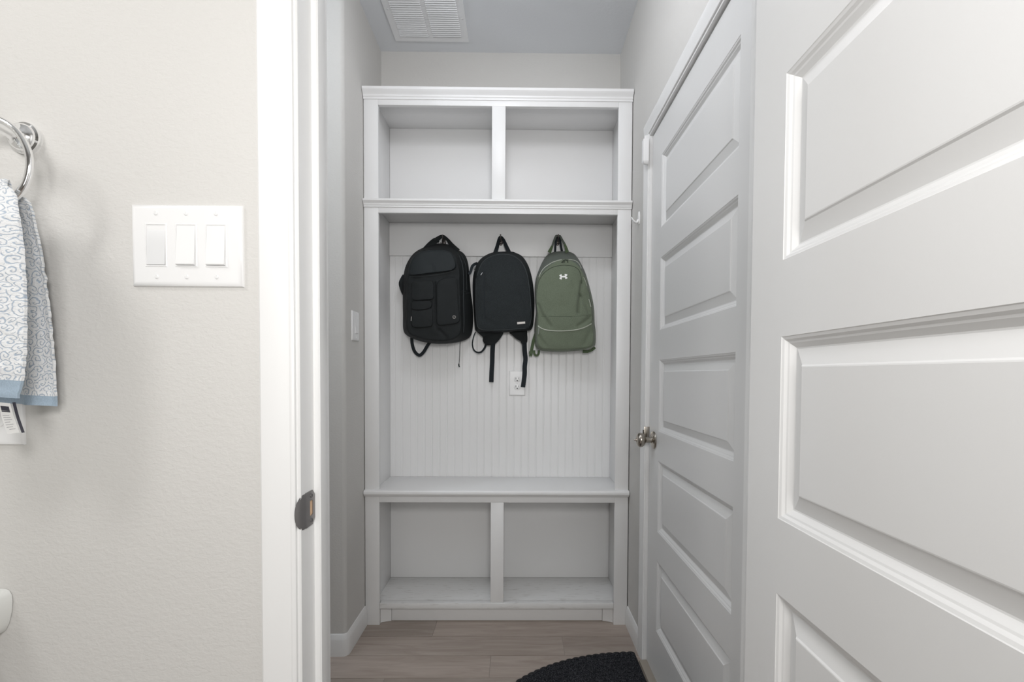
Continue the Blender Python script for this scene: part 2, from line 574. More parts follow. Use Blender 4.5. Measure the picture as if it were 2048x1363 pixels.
# ---- casing, jamb and threshold of the door in the right wall
bm = B()
i1, i0 = DY1 + 0.008, DY0 - 0.008
CP2 = [(a * 0.95, t * 0.80) for a, t in casing_prof()]
CW2 = CW * 0.95
prof_z(bm, [(XR - t, i1 + a) for a, t in CP2], 0.0, ZH + 0.012)
prof_z(bm, [(XR - t, i0 - a) for a, t in CP2], 0.0, ZH + 0.012)
prof_y(bm, [(XR - t, ZH + 0.012 + a) for a, t in CP2], i0 - CW2, i1 + CW2)
struct('trim_4', bm, MAT['trim'], label='white casing around the five panel door in the right wall', cat='trim')
bm = B()
for y0, y1 in ((DY1 + 0.003, DY1 + 0.021), (DY0 - 0.021, DY0 - 0.003)):
    box(bm, XR - 0.001, XR + 0.115, y0, y1, 0.0, ZH + 0.003)
box(bm, XR - 0.001, XR + 0.115, DY0 - 0.021, DY1 + 0.021, ZH + 0.004, ZH + 0.022)
struct('trim_5', bm, MAT['trim'])
bm = B()
prof_y(bm, [(XR - 0.020, 0.0), (XR - 0.018, 0.008), (XR + 0.004, 0.0095), (XR + 0.10, 0.0095), (XR + 0.10, 0.0)], DY0 - 0.002, DY1 + 0.002)
struct('trim_6', bm, MAT['sill'], label='worn wooden threshold under the five panel door in the right wall', cat='threshold')

# ---- baseboards
BBP = [(0, 0), (0.0105, 0), (0.0105, 0.060), (0.0095, 0.064), (0.0095, 0.068), (0.0075, 0.0715), (0.0065, 0.079), (0.0045, 0.083), (0.003, 0.0865), (0, 0.0875)]


def mitre(bm, prof, path):
    """baseboard profile (out, up) swept along path of (x, y, outx, outy)"""
    loops = [[(x + ox * a, y + oy * a, z) for a, z in prof] for x, y, ox, oy in path]
    loft(bm, loops)


bm = B()
c = (XL - rr, YC + rr)
pts = [(-2.59, YC, 0, -1)]
for k in range(5):
    a = math.pi / 2 * k / 4
    pts.append((c[0] + rr * math.sin(a), c[1] - rr * math.cos(a), math.sin(a), -math.cos(a)))
pts.append((XL, YF - 0.001, 1, 0))
mitre(bm, BBP, pts)
struct('baseboard_left', bm, MAT['trim'])
bm = B()
mitre(bm, BBP, [(XR, i1 + CW2 + 0.001, -1, 0), (XR, YF - 0.001, -1, 0)])
struct('baseboard_right', bm, MAT['trim'])
bm = B()
mitre(bm, BBP, [(-0.80, YW, 0, -1), (ci - CW - 0.001, YW, 0, -1)])
struct('baseboard_front', bm, MAT['trim'])

# ------------------------------------------------------------------ panel doors
PANEL_B = [0.1915, 0.559, 0.9265, 1.294, 1.6615]
PH = 0.2595
STICK = [(0.0, 0.0), (0.0010, 0.0010), (0.0045, 0.0024), (0.0075, 0.0056), (0.0100, 0.0066), (0.0135, 0.0098), (0.0165, 0.0122),
         (0.0185, 0.0125), (0.0405, 0.0054), (0.0425, 0.0034), (0.0440, 0.0030)]


def panel_door(name, fn, width, s0, s1, th):
    """fn(u, v, w): u across from the near-hinge edge, v up, w into the slab"""
    us = [0, s0, width - s1, width]
    vs = [0.010]
    holes = []
    for i, zb in enumerate(PANEL_B):
        vs += [zb, zb + PH]
        holes.append((1, 2 * i + 1))
    vs.append(ZH - 0.003)
    bm = B()
    frame_face(bm, fn, us, vs, holes, 0.0)
    frame_face(bm, fn, us, vs, holes, th)
    z0, z1 = vs[0], vs[-1]
    for a, c in (((0, z0), (0, z1)), ((width, z0), (width, z1)), ((0, z0), (width, z0)), ((0, z1), (width, z1))):
        bm.faces.new([bm.verts.new(fn(*a, 0)), bm.verts.new(fn(*c, 0)), bm.verts.new(fn(*c, th)), bm.verts.new(fn(*a, th))])
    bmesh.ops.remove_doubles(bm, verts=bm.verts[:], dist=1e-6)
    d = struct(name, bm, MAT['door'], angle=20)
    for zb in PANEL_B:
        bm = B()
        for side in (0, 1):
            loops = []
            for ins, dep in STICK:
                w = dep if side == 0 else th - dep
                loops.append([fn(u, v, w) for u, v in ((s0 + ins, zb + ins), (width - s1 - ins, zb + ins), (width - s1 - ins, zb + PH - ins), (s0 + ins, zb + PH - ins))])
            loft(bm, loops, cap0=False)
        obj('panel', bm, MAT['door'], d, angle=12, recalc=False)
    return d


XB = 0.3736
HY = 0.737
d1 = panel_door('door_1', lambda u, v, w: (XB + w, HY - u, v), 0.762, 0.086, 0.114, 0.035)
tag(d1, 'white five panel bathroom door standing open at the right edge of the photo', 'door')
XD = 0.5125
d2 = panel_door('door_2', lambda u, v, w: (XD + w, DY1 - u, v), DY1 - DY0, 0.115, 0.115, 0.040)
tag(d2, 'closed white five panel door with nickel knob in the right hall wall', 'door')

# door knob on door_2
kc = (XD, 1.7185, 0.887)
bm = B()
lathe(bm, [(0.0325, 0.0), (0.0335, 0.002), (0.0325, 0.004), (0.029, 0.0065), (0.022, 0.009), (0.0135, 0.0105), (0.0125, 0.012)], kc, (-1, 0, 0))
ros = obj('rosette', bm, MAT['nickel'], d2)
bm = B()
lathe(bm, [(0.0115, 0.009), (0.0105, 0.012), (0.0105, 0.031), (0.0125, 0.034), (0.017, 0.036), (0.0225, 0.0395), (0.0262, 0.045), (0.0272, 0.051),
           (0.0262, 0.057), (0.0225, 0.062), (0.015, 0.0655), (0.0085, 0.0665), (0.0082, 0.068), (0.0002, 0.0685)], kc, (-1, 0, 0))
kn = obj('knob', bm, MAT['nickel'], d2)
bm = B()
lathe(bm, [(0.0032, 0.067), (0.0032, 0.0745), (0.0026, 0.0755), (0.0002, 0.0758)], kc, (-1, 0, 0), 16)
obj('lock_button', bm, MAT['nickel'], kn)
for s_ in (-1, 1):
    kc1 = (XB if s_ < 0 else XB + 0.035, HY - 0.762 + 0.065, 0.905)
    bm = B()
    lathe(bm, [(0.0325, 0.0), (0.0335, 0.002), (0.029, 0.0065), (0.0125, 0.011), (0.0105, 0.014), (0.0105, 0.031), (0.0170, 0.036), (0.0262, 0.045), (0.0272, 0.051),
               (0.0262, 0.057), (0.015, 0.0655), (0.0002, 0.0675)], kc1, (s_, 0, 0))
    obj('knob', bm, MAT['nickel'], d1)
# strike lip on the latch side jamb of door_2
bm = B()
box(bm, XR - 0.010, XR + 0.012, DY1 + 0.0015, DY1 + 0.0030, 0.872, 0.930, 0.0006)
prof_z(bm, [(XR - 0.010, DY1 + 0.0015), (XR - 0.010, DY1 + 0.003), (XR - 0.0135, DY1 + 0.0065), (XR - 0.0145, DY1 + 0.0055)], 0.884, 0.918)
sp = obj('strike_plate', bm, MAT['nickel'], None, org=(XR, DY1 + 0.003, 0.90))
tag(sp, 'small nickel strike plate on the jamb beside the door knob', 'strike plate')

# ------------------------------------------------------------------ built-in hall tree
CX0, CX1 = XL + 0.003, XR - 0.004
SX0, SX1 = -0.618, 0.4375       # inner edges of the outer stiles
DVX = (-0.1195, -0.0600)
Z_TOP = 2.374
ht = thing('hall_tree', ((CX0 + CX1) / 2, YF, 0), 'tall white built-in hall tree with cubbies, bench and beadboard back between the hall walls', 'cabinet')
cab = MAT['cab']
FT = 0.019
IX0, IX1 = -0.640, 0.466         # inside faces of the side panels


def hbox(name, *a, mat=cab, bev=0.0012, parent=ht):
    return obj(name, cbox(*a, bev), mat, parent)


hbox('side_panel', CX0, IX0, YF + FT, YI, 0.0, Z_TOP - 0.020)
hbox('side_panel', IX1, CX1, YF + FT, YI, 0.0, Z_TOP - 0.020)
hbox('stile', CX0, SX0, YF, YF + FT, 0.0, Z_TOP - 0.020)
hbox('stile', SX1, CX1, YF, YF + FT, 0.0, Z_TOP - 0.020)
# rails
hbox('rail', SX0, SX1, YF, YF + FT, 2.3055, Z_TOP - 0.020)
hbox('rail', SX0, SX1, YF, YF + FT, 1.8386, 1.890)
hbox('rail', SX0, SX1, YF, YF + FT, 0.5560, 0.592)
# centre stiles
hbox('stile', DVX[0], DVX[1], YF, YF + FT, 1.890, 2.3055)
hbox('stile', DVX[0], DVX[1] - 0.001, YF, YF + FT, 0.1007, 0.5560)
hbox('divider', -0.0985, -0.0800, YF + FT, YI, 1.896, 2.342)
hbox('divider', -0.0985, -0.0800, YF + FT, YI, 0.1007, 0.592)
# shelves and boards
hbox('top_board', CX0, CX1, YF + 0.002, YB - 0.001, 2.342, Z_TOP)
hbox('shelf', IX0, IX1, YF + 0.010, YI, 1.877, 1.8955)
hbox('bench_seat', IX0, IX1, YF - 0.012, YI, 0.592, 0.6140, bev=0.002)
hbox('shelf', SX0 + 0.0015, SX1 - 0.0015, YF - 0.003, YF + FT + 0.01, 0.0756, 0.1007, mat=MAT['scuff'])
hbox('shelf_board', IX0, IX1, YF + FT + 0.008, YI, 0.0800, 0.1005, mat=MAT['scuff'])
hbox('back_panel', IX0, IX1, YI, YB - 0.001, 1.896, 2.342)
hbox('back_panel', IX0, IX1, YI, YB - 0.001, 0.1007, 0.592)
# toe kick
hbox('toe_kick', SX0 + 0.045, SX1 - 0.045, 2.086, 2.104, 0.001, 0.0756)
for s_, xa in ((1, SX0), (-1, SX1)):
    bm = B()
    prof_z(bm, [(xa - s_ * 0.012, YF + FT), (xa, YF + FT), (xa + s_ * 0.006, YF + FT + 0.004), (xa + s_ * 0.044, 2.083), (xa + s_ * 0.044, 2.104), (xa - s_ * 0.012, 2.104)], 0.001, 0.0754)
    obj('toe_block', bm, cab, ht)
# beadboard: bead and groove profile extruded upward
bm = B()
x = IX0 + 0.0005
pts = [(IX0, YB - 0.001), (IX0, YI)]
pitch = 0.0374
xg = IX0 + 0.022
yb = YI
while xg < IX1 - 0.012:
    pts += [(xg - 0.0045, yb), (xg - 0.0030, yb + 0.0010), (xg - 0.0018, yb + 0.0012), (xg - 0.0012, yb + 0.0006), (xg, yb + 0.0001),
            (xg + 0.0012, yb + 0.0006), (xg + 0.0018, yb + 0.0012), (xg + 0.0030, yb + 0.0010), (xg + 0.0045, yb)]
    xg += pitch
pts += [(IX1, YI), (IX1, YB - 0.001)]
prof_z(bm, pts, 0.614, 1.877)
obj('beadboard_panel', bm, cab, ht, angle=4)
hr = hbox('hook_rail', IX0, IX1, YI - 0.0125, YI, 1.7155, 1.877, bev=0.002)


# mouldings (out from face, up)
def moulding(name, prof, z, parent=ht):
    bm = B()
    prof_x(bm, [(YF - a, z + h) for a, h in prof], CX0 - 0.0005, CX1 + 0.0005)
    return obj(name, bm, cab, parent, angle=25)


moulding('crown_moulding', [(0, 0), (0.004, 0), (0.0045, 0.008), (0.0075, 0.011), (0.0085, 0.017), (0.0120, 0.022), (0.0170, 0.026), (0.0200, 0.030),
                            (0.0225, 0.033), (0.0225, 0.043), (0.021, 0.045), (0, 0.045)], Z_TOP - 0.045)
moulding('ledge_moulding', [(0, 0), (0.004, 0), (0.0045, 0.006), (0.0070, 0.009), (0.0080, 0.014), (0.0110, 0.018), (0.0155, 0.0215), (0.0180, 0.024),
                            (0.0180, 0.0315), (0.0165, 0.033), (0, 0.033)], 1.8625)
moulding('bench_nosing', [(0, 0), (0.006, 0.0), (0.010, 0.003), (0.012, 0.007), (0.016, 0.0085), (0.0195, 0.013), (0.0205, 0.018), (0.0195, 0.024), (0.016, 0.0285),
                          (0.012, 0.0300), (0, 0.0305)], 0.5835)


# coat hooks on the rail
def coat_hook(px, py_top):
    x = at(px, 480, YI - 0.02).x
    z = at(px, py_top, 2.262).z - 0.0055
    y0 = YI - 0.0125
    bm = B()
    prof = [(x + 0.010 * math.sin(a), z - 0.024 + 0.022 * math.cos(a)) for a in [2 * math.pi * k / 20 for k in range(20)]]
    loft(bm, [[(p, y0, q) for p, q in prof], [(p, y0 - 0.002, q) for p, q in prof], [(x + (p - x) * 0.75, y0 - 0.0035, z - 0.024 + (q - z + 0.024) * 0.85) for p, q in prof]])
    h = obj('coat_hook', bm, MAT['bronze'], hr)
    # upper prong: out from the plate and curled up
    bm = B()
    path = catmull([(x, y0 - 0.002, z - 0.020), (x, y0 - 0.016, z - 0.026), (x, y0 - 0.030, z - 0.022), (x, y0 - 0.037, z - 0.009), (x, y0 - 0.039, z)], 5)
    tube(bm, path, [0.0030] * (len(path) - 2) + [0.0036, 0.0024], 10, ref=(1, 0, 0))
    obj('prong', bm, MAT['bronze'], h)
    for s in (-1, 1):
        bm = B()
        path = catmull([(x, y0 - 0.002, z - 0.034), (x + s * 0.003, y0 - 0.007, z - 0.0385), (x + s * 0.009, y0 - 0.013, z - 0.037), (x + s * 0.013, y0 - 0.015, z - 0.030)], 5)
        tube(bm, path, 0.0022, 8, ref=(1, 0, 0))
        obj('prong', bm, MAT['bronze'], h)
    return Vector((x, y0 - 0.030, z - 0.0130))


HK = [coat_hook(887, 467), coat_hook(1001.5, 466), coat_hook(1115.5, 466)]

# ------------------------------------------------------------------ wall plates


def receptacle(name, x, z, yf, out, label, cat, w=0.080, h=0.125):
    """duplex receptacle on a wall facing -Y"""
    t = thing(name, (x, yf, z), label, cat)
    bm = B()
    bev = 0.003
    loft(bm, [[(x - w / 2 + i, yf - d, z - h / 2 + i), (x + w / 2 - i, yf - d, z - h / 2 + i), (x + w / 2 - i, yf - d, z + h / 2 - i), (x - w / 2 + i, yf - d, z + h / 2 - i)]
              for i, d in ((0, 0), (0, 0.003), (0.0015, 0.0052), (0.0045, 0.0064), (0.006, 0.0064))])
    obj('cover_plate', bm, MAT['plastic'], t, angle=60)
    for s in (-1, 1):
        zc = z + s * 0.0195
        bm = B()
        pts = []
        for k in range(36):
            a = 2 * math.pi * k / 36
            pts.append((x + 0.0172 * math.cos(a), zc + max(-0.0138, min(0.0138, 0.0172 * math.sin(a)))))
        loft(bm, [[(p, yf - 0.0060, q) for p, q in pts], [(p, yf - 0.0078, q) for p, q in pts], [(x + (p - x) * 0.94, yf - 0.0082, zc + (q - zc) * 0.94) for p, q in pts]])
        r = obj('outlet', bm, MAT['plastic'], t)
        bm = B()
        box(bm, x - 0.0076, x - 0.0052, yf - 0.0084, yf - 0.0078, zc - 0.0005, zc + 0.0085)
        box(bm, x + 0.0054, x + 0.0074, yf - 0.0084, yf - 0.0078, zc + 0.0005, zc + 0.0078)
        lathe(bm, [(0.0028, 0.0078), (0.0028, 0.0084)], (x, yf, zc - 0.0072), (0, -1, 0), 14)
        obj('slot', bm, MAT['slot'], r)
    bm = B()
    lathe(bm, [(0.003, 0.006), (0.003, 0.0068), (0.002, 0.0074)], (x, yf, z), (0, -1, 0), 14)
    obj('screw', bm, MAT['plastic_grey'], t)
    return t


receptacle('power_outlet', -0.0035, 1.0870, YI, -1, 'white duplex outlet on the beadboard behind a hanging black strap', 'outlet')


def switch_plate(t, cx, cz, fn, n, w, h, gang=0.046, flat_first=False):
    """fn(a, b, d): a across, b up, d out of the wall"""
    bm = B()
    loft(bm, [[fn(-w / 2 + i, -h / 2 + i, d), fn(w / 2 - i, -h / 2 + i, d), fn(w / 2 - i, h / 2 - i, d), fn(-w / 2 + i, h / 2 - i, d)]
              for i, d in ((0, 0), (0.0002, 0.0025), (0.0016, 0.0046), (0.0050, 0.0062), (0.0075, 0.0064))])
    obj('cover_plate', bm, MAT['plastic'], t, angle=60)
    for k in range(n):
        a0 = (k - (n - 1) / 2) * gang
        bm = B()
        # frame around the rocker, a shallow ring standing just proud of the plate
        ow, oh, iw, ih = 0.0166, 0.0332, 0.0146, 0.0312
        ring = []
        for (ww, hh, d) in ((ow, oh, 0.0060), (ow, oh, 0.0070), (ow - 0.0006, oh - 0.0006, 0.0074), (iw, ih, 0.0074), (iw, ih, 0.0056)):
            ring.append([fn(a0 + sx * ww, sz * hh, d) for sx, sz in ((-1, -1), (1, -1), (1, 1), (-1, 1))])
        loft(bm, ring, cap0=False, cap1=True)
        fr = obj('switch_frame', bm, MAT['plastic'], t, angle=30)
        bm = B()
        iw -= 0.0007; ih -= 0.0007
        if flat_first and k == 0:
            sec = [(-ih, 0.0070), (-ih + 0.001, 0.0076), (0.0, 0.0068), (ih - 0.002, 0.0092), (ih, 0.0084)]
            sec = [(-ih, 0.0078), (-ih + 0.0008, 0.0086), (0.0, 0.0072), (ih - 0.001, 0.0062), (ih, 0.0058)]
        else:
            sec = [(-ih, 0.0095), (-ih + 0.0012, 0.0112), (0.0, 0.0085), (ih - 0.001, 0.0068), (ih, 0.0060)]
        lo = [[fn(a0 + s * iw, b, d) for b, d in sec] + [fn(a0 + s * iw, ih, 0.0056), fn(a0 + s * iw, -ih, 0.0056)] for s in (-1, 1)]
        loft(bm, lo)
        rk = obj('rocker', bm, MAT['plastic'] if not (flat_first and k == 0) else MAT['plastic_grey'], t, angle=25)
        if k == 0 and flat_first:
            rk['label'] = 'greyer rocker tilted the other way'
        for s in (-1, 1):
            bm = B()
            c = Vector(fn(a0, s * 0.0485, 0.0060))
            ax = (Vector(fn(0, 0, 1)) - Vector(fn(0, 0, 0)))
            lathe(bm, [(0.0031, 0.0), (0.0031, 0.0008), (0.0022, 0.0016), (0.0002, 0.0018)], c, ax, 16)
            sc = obj('screw', bm, MAT['plastic'], t)
            bm = B()
            q = [fn(a0 + u, s * 0.0485 + v, 0.0079) for u, v in ((-0.0004, -0.0028), (0.0004, -0.0028), (0.0004, 0.0028), (-0.0004, 0.0028))]
            q2 = [fn(a0 + u, s * 0.0485 + v, 0.0070) for u, v in ((-0.0004, -0.0028), (0.0004, -0.0028), (0.0004, 0.0028), (-0.0004, 0.0028))]
            loft(bm, [q2, q])
            obj('slot', bm, MAT['plastic_grey'], sc)


p0, p1 = at(261, 409, YW - 0.005), at(486, 572, YW - 0.005)
cx, cz = (p0.x + p1.x) / 2, (p0.z + p1.z) / 2
t = thing('light_switch', (cx, YW, cz), 'white triple rocker light switch on the textured bathroom wall', 'light switch')
switch_plate(t, cx, cz, lambda a, b_, d: (cx + a, YW - d, cz + b_), 3, 0.170, 0.1255, flat_first=True)
t = thing('light_switch', (XL, 1.936, 1.329), 'white single rocker light switch on the narrow wall left of the hall tree', 'light switch')
switch_plate(t, 0, 0, lambda a, b_, d: (XL + d, 1.936 - a, 1.329 + b_), 1, 0.078, 0.122)

t = receptacle('wall_outlet', -0.8105, 1.0795, YW, -1, 'white outlet plate low behind the hand towel on the bathroom wall', 'outlet')

# ------------------------------------------------------------------ strike plate on the bathroom jamb
sy0, sy1 = YW + 0.012, YW + 0.0445
zc = 0.9090
st = thing('strike_plate', (XJL, (sy0 + sy1) / 2, zc), 'grey metal strike plate screwed to the left jamb of the bathroom opening', 'strike plate')
bm = B()
zz = 0.0285
outer = [(sy0 + 0.000, -zz), (sy1 - 0.008, -zz), (sy1, -zz + 0.009), (sy1, zz - 0.009), (sy1 - 0.008, zz), (sy0, zz)]
# plate with a window: ring of quads around the latch hole
hole = [(sy0 + 0.014, -0.012), (sy0 + 0.0195, -0.013), (sy0 + 0.025, -0.011), (sy0 + 0.025, 0.011), (sy0 + 0.0195, 0.013), (sy0 + 0.014, 0.012)]


def jm(y, z, d):
    return (XJL + d, y, zc + z)


loft(bm, [[jm(y, z, 0.0) for y, z in hole], [jm(y, z, 0.0020) for y, z in hole], [jm(y, z, 0.0020) for y, z in outer], [jm(y, z, 0.0) for y, z in outer]], cap0=False, cap1=False)
pl = obj('plate', bm, MAT['pewter'], st, angle=30)
bm = B()
# curved lip that bends round the jamb edge towards the bathroom
rows = []
for k in range(11):
    v = -1 + 2 * k / 10
    reach = 0.0135 + 0.0095 * math.sqrt(max(0, 1 - v * v)) - 0.004 * abs(v) ** 3
    z = zc + v * zz * 0.98
    ye = sy0 - reach
    bend = max(0.0, (YW - 0.002) - ye)
    ym = min(sy0, max(ye, YW - 0.002))
    rows.append([(XJL + 0.0020, sy0 + 0.0005, z), (XJL + 0.0006, ym, z), (XJL - 0.0012, ym - bend * 0.5, z), (XJL - 0.0056 * bend / 0.009, ye - 0.0004, z),
                 (XJL - 0.0062 * bend / 0.009, ye + 0.0010, z), (XJL - 0.0020, ym - bend * 0.4, z), (XJL + 0.0001, ym, z), (XJL + 0.0004, sy0 + 0.0005, z)])
loft(bm, rows)
obj('lip', bm, MAT['pewter'], st)
bm = B()
box(bm, XJL + 0.0002, XJL + 0.0006, sy0 + 0.0135, sy0 + 0.0255, zc - 0.0135, zc + 0.0135)
obj('latch_hole', bm, MAT['wood'], st)['label'] = 'bare wood seen through the latch hole'
for s in (-1, 1):
    bm = B()
    lathe(bm, [(0.0036, 0.0016), (0.0036, 0.0024), (0.0028, 0.0030), (0.0002, 0.0026)], (XJL, sy0 + 0.0195, zc + s * 0.0205), (1, 0, 0), 18)
    sc = obj('screw', bm, MAT['pewter'], st)
    bm = B()
    box(bm, XJL + 0.0024, XJL + 0.0031, sy0 + 0.0190, sy0 + 0.0200, zc + s * 0.0205 - 0.003, zc + s * 0.0205 + 0.003)
    obj('slot', bm, MAT['slot'], sc)

# ------------------------------------------------------------------ ceiling return grille
vx0, vx1, vy0, vy1 = -0.590, -0.2425, 1.64, 2.2430
vt = thing('ceiling_vent', ((vx0 + vx1) / 2, (vy0 + vy1) / 2, HC), 'white louvred return air vent on the ceiling above the hall tree', 'vent')
bm = B()
FW, CB = 0.030, 0.010
xm = (vx0 + vx1) / 2


def vf(u, v, w):
    return (u, v, HC - 0.006 - w)


us = [vx0, vx0 + FW, xm - CB, xm + CB, vx1 - FW, vx1]
vs = [vy0, vy0 + FW, vy1 - FW, vy1]
frame_face(bm, vf, us, vs, [(1, 1), (3, 1)], 0.0)
frame_face(bm, vf, us, vs, [(1, 1), (3, 1)], -0.0012)
for a, c in (((vx0, vy0), (vx1, vy0)), ((vx1, vy0), (vx1, vy1)), ((vx1, vy1), (vx0, vy1)), ((vx0, vy1), (vx0, vy0))):
    bm.faces.new([bm.verts.new(p) for p in ((*a, HC - 0.006), (*c, HC - 0.006), (*c, HC), (*a, HC))])
bmesh.ops.remove_doubles(bm, verts=bm.verts[:], dist=1e-6)
obj('vent_frame', bm, MAT['vent'], vt)
for x0, x1 in ((vx0 + FW, xm - CB), (xm + CB, vx1 - FW)):
    bm = B()
    y = vy0 + FW
    while y < vy1 - FW - 0.003:
        y1 = min(y + 0.0123, vy1 - FW)
        # stamped louvre: blade tilted down with a thin face
        loft(bm, [[(x, y + 0.0008, HC - 0.0050), (x, y + 0.0042, HC - 0.0086), (x, y + 0.0068, HC - 0.0100), (x, y + 0.0074, HC - 0.0092), (x, y + 0.0048, HC - 0.0076), (x, y + 0.0014, HC - 0.0042)]
                  for x in (x0, x1)])
        y += 0.0123
    obj('louvre_panel', bm, MAT['vent'], vt)
obj('gap_shade', cbox(vx0 + FW - 0.002, vx1 - FW + 0.002, vy0 + FW - 0.002, vy1 - FW + 0.002, HC - 0.0014, HC - 0.0004), MAT['gap_shade'], vt)  # thin dark sheet in place of shaded depth behind the louvres
for x, y in ((vx0 + 0.014, 2.05), (vx1 - 0.014, 2.10), (vx0 + 0.014, 1.75), (vx1 - 0.014, 1.75)):
    bm = B()
    lathe(bm, [(0.0040, 0.006), (0.0040, 0.0068), (0.0028, 0.0078), (0.0002, 0.008)], (x, y, HC), (0, 0, -1), 16)
    obj('screw', bm, MAT['plastic_grey'], vt)

# ------------------------------------------------------------------ alarm contact on the door casing and hook on the wall
sx, syc = XR - 0.012, 1.762
sn_ = thing('door_sensor', (XR, syc, 1.985), 'white alarm contact sensor at the top corner of the five panel door', 'sensor')
bm = B()
x0, x1, y0, y1, z0, z1 = XR - 0.030, XR - 0.0095, 1.764, 1.786, 1.945, 2.028
loft(bm, [[(x0 + i, y0 + i, z), (x1, y0 + i, z), (x1, y1 - i, z), (x0 + i, y1 - i, z)] for i, z in ((0.008, z0 - 0.010), (0.005, z0 - 0.008), (0.0005, z0), (0, z0 + 0.002), (0, z1 - 0.002), (0.001, z1))])
obj('sensor_case', bm, MAT['plastic'], sn_)
bm = cbox(x0 + 0.006, x1, y0 + 0.005, y1 - 0.005, z1, z1 + 0.014, 0.0015)
obj('wire_boss', bm, MAT['plastic'], sn_)

hk = thing('wall_hook', (XR, 1.905, 1.78), 'small white plastic adhesive hook on the right wall beside the hall tree', 'hook')
hy = 1.925
bm = B()
pts = [(hy + 0.0095 * math.cos(a) * (1 if abs(math.sin(a)) < 0.9 else 1), 1.783 + 0.027 * math.sin(a)) for a in [2 * math.pi * k / 32 for k in range(32)]]
loft(bm, [[(XR - d, hy + (y - hy) * s, 1.783 + (z - 1.783) * s) for y, z in pts] for d, s in ((0, 1), (0.003, 1), (0.0055, 0.9), (0.006, 0.75))])
obj('base', bm, MAT['plastic'], hk)
bm = B()
path = catmull([(XR - 0.005, hy, 1.775), (XR - 0.011, hy, 1.764), (XR - 0.020, hy, 1.767), (XR - 0.029, hy, 1.777), (XR - 0.034, hy, 1.786)], 6)
tube(bm, path, [0.0058 - 0.0030 * k / (len(path) - 1) for k in range(len(path))], 10, ref=(0, 1, 0), flat=1.5)
obj('arm', bm, MAT['plastic'], hk)

# ------------------------------------------------------------------ door mat
mx_, my_, ma, mb_ = 0.476, 1.383, 0.605, 0.457
mt_ = thing('door_mat', (mx_ - 0.25, my_, 0), 'dark charcoal half round door mat with scalloped edge in front of the five panel door', 'door mat')
# arc length param
fine = [(mx_ - ma * math.sin(a), my_ + mb_ * math.cos(a)) for a in [math.pi * k / 2000 for k in range(2001)]]
L = [0]
for p, q in zip(fine, fine[1:]):
    L.append(L[-1] + math.hypot(q[0] - p[0], q[1] - p[1]))
nsc = round(L[-1] / 0.0292)
N = nsc * 10
edge = []
k = 0
for i in range(N + 1):
    s = L[-1] * i / N
    while k < 1999 and L[k + 1] < s:
        k += 1
    a = math.pi * (k + (s - L[k]) / max(1e-9, L[k + 1] - L[k])) / 2000
    edge.append((a, abs(math.sin(math.pi * nsc * i / N)) ** 0.7))
loops = []
for off, z in ((0.0, 0.0), (0.0, 0.005), (-0.002, 0.0075), (-0.007, 0.0088), (-0.016, 0.0088), (-0.022, 0.0075)):
    loops.append([(mx_ - (ma + off - 0.006 + 0.0065 * sc) * math.sin(a), my_ + (mb_ + off - 0.006 + 0.0065 * sc) * math.cos(a), z) for a, sc in edge])
bm = B()
loft(bm, loops, cap0=True, cap1=True)
obj('rubber_backing', bm, MAT['mat_edge'], mt_, angle=60)
bm = B()
rows = []
for j in range(50):
    f = 1 - j / 50
    rows.append([(mx_ - (ma - 0.014) * f * math.sin(a), my_ + (mb_ - 0.014) * f * math.cos(a),
                  0.0092 + 0.0016 * math.sin(420 * f * 0.45) * (f > 0.05) + 0.0008 * noise.noise(Vector((math.sin(a) * f * 40, math.cos(a) * f * 40, 0)))) for a, sc in edge[::5]])
lo0 = [(p[0], p[1], 0.006) for p in rows[0]]
loft(bm, [lo0] + rows, cap0=False, cap1=True)
obj('pile', bm, MAT['mat'], mt_, angle=80)

# ------------------------------------------------------------------ vanity corner at the left edge
vn = thing('bathroom_vanity', (-1.06, 0.1, 0), 'white vanity with rounded countertop edge at the lower left edge of the photo', 'vanity')
fx = -0.7965
bm = B()
prof_y(bm, [(BX0 + 0.001, 0.789), (fx - 0.012, 0.789), (fx - 0.005, 0.786), (fx - 0.001, 0.779), (fx, 0.768), (fx - 0.0015, 0.752), (fx - 0.006, 0.734), (fx - 0.012, 0.722), (fx - 0.022, 0.716), (BX0 + 0.001, 0.716)], -0.75, YW - 0.001)
obj('countertop', bm, MAT['marble'], vn, angle=50)
obj('cabinet', cbox(BX0 + 0.001, fx - 0.045, -0.73, YW - 0.002, 0.0, 0.716, 0.002), MAT['cab'], vn)

xf = fx - 0.045
for y0 in (-0.70, -0.225, 0.25):
    dv = obj('cabinet_door', cbox(xf + 0.0005, xf + 0.019, y0, y0 + 0.455, 0.11, 0.69, 0.003), MAT['cab'], vn)
    bm = B()
    lathe(bm, [(0.006, 0.018), (0.005, 0.030), (0.013, 0.036), (0.014, 0.042), (0.009, 0.046), (0.0002, 0.047)], (xf, y0 + 0.42, 0.64), (1, 0, 0), 20)
    obj('knob', bm, MAT['nickel'], dv)
# ------------------------------------------------------------------ towel ring and hand towel
RC = at(-34, 325, 0.672)
rc_r = 0.0655
tr = thing('towel_ring', (RC.x, YW, RC.z), 'polished chrome towel ring on the bathroom wall at the left edge', 'towel ring')
pc = at(40, 272, YW - 0.01)
bm = B()
lathe(bm, [(0.0235, 0.0), (0.0242, 0.003), (0.0235, 0.006), (0.0205, 0.0075), (0.0200, 0.0095), (0.0190, 0.0120), (0.0165, 0.0140), (0.0120, 0.018), (0.0095, 0.026), (0.0088, 0.046), (0.0100, 0.050), (0.0105, 0.056), (0.0085, 0.0605), (0.0002, 0.062)],
      (pc.x, YW, pc.z), (0, -1, 0))
obj('mounting_post', bm, MAT['chrome'], tr)
bm = B()
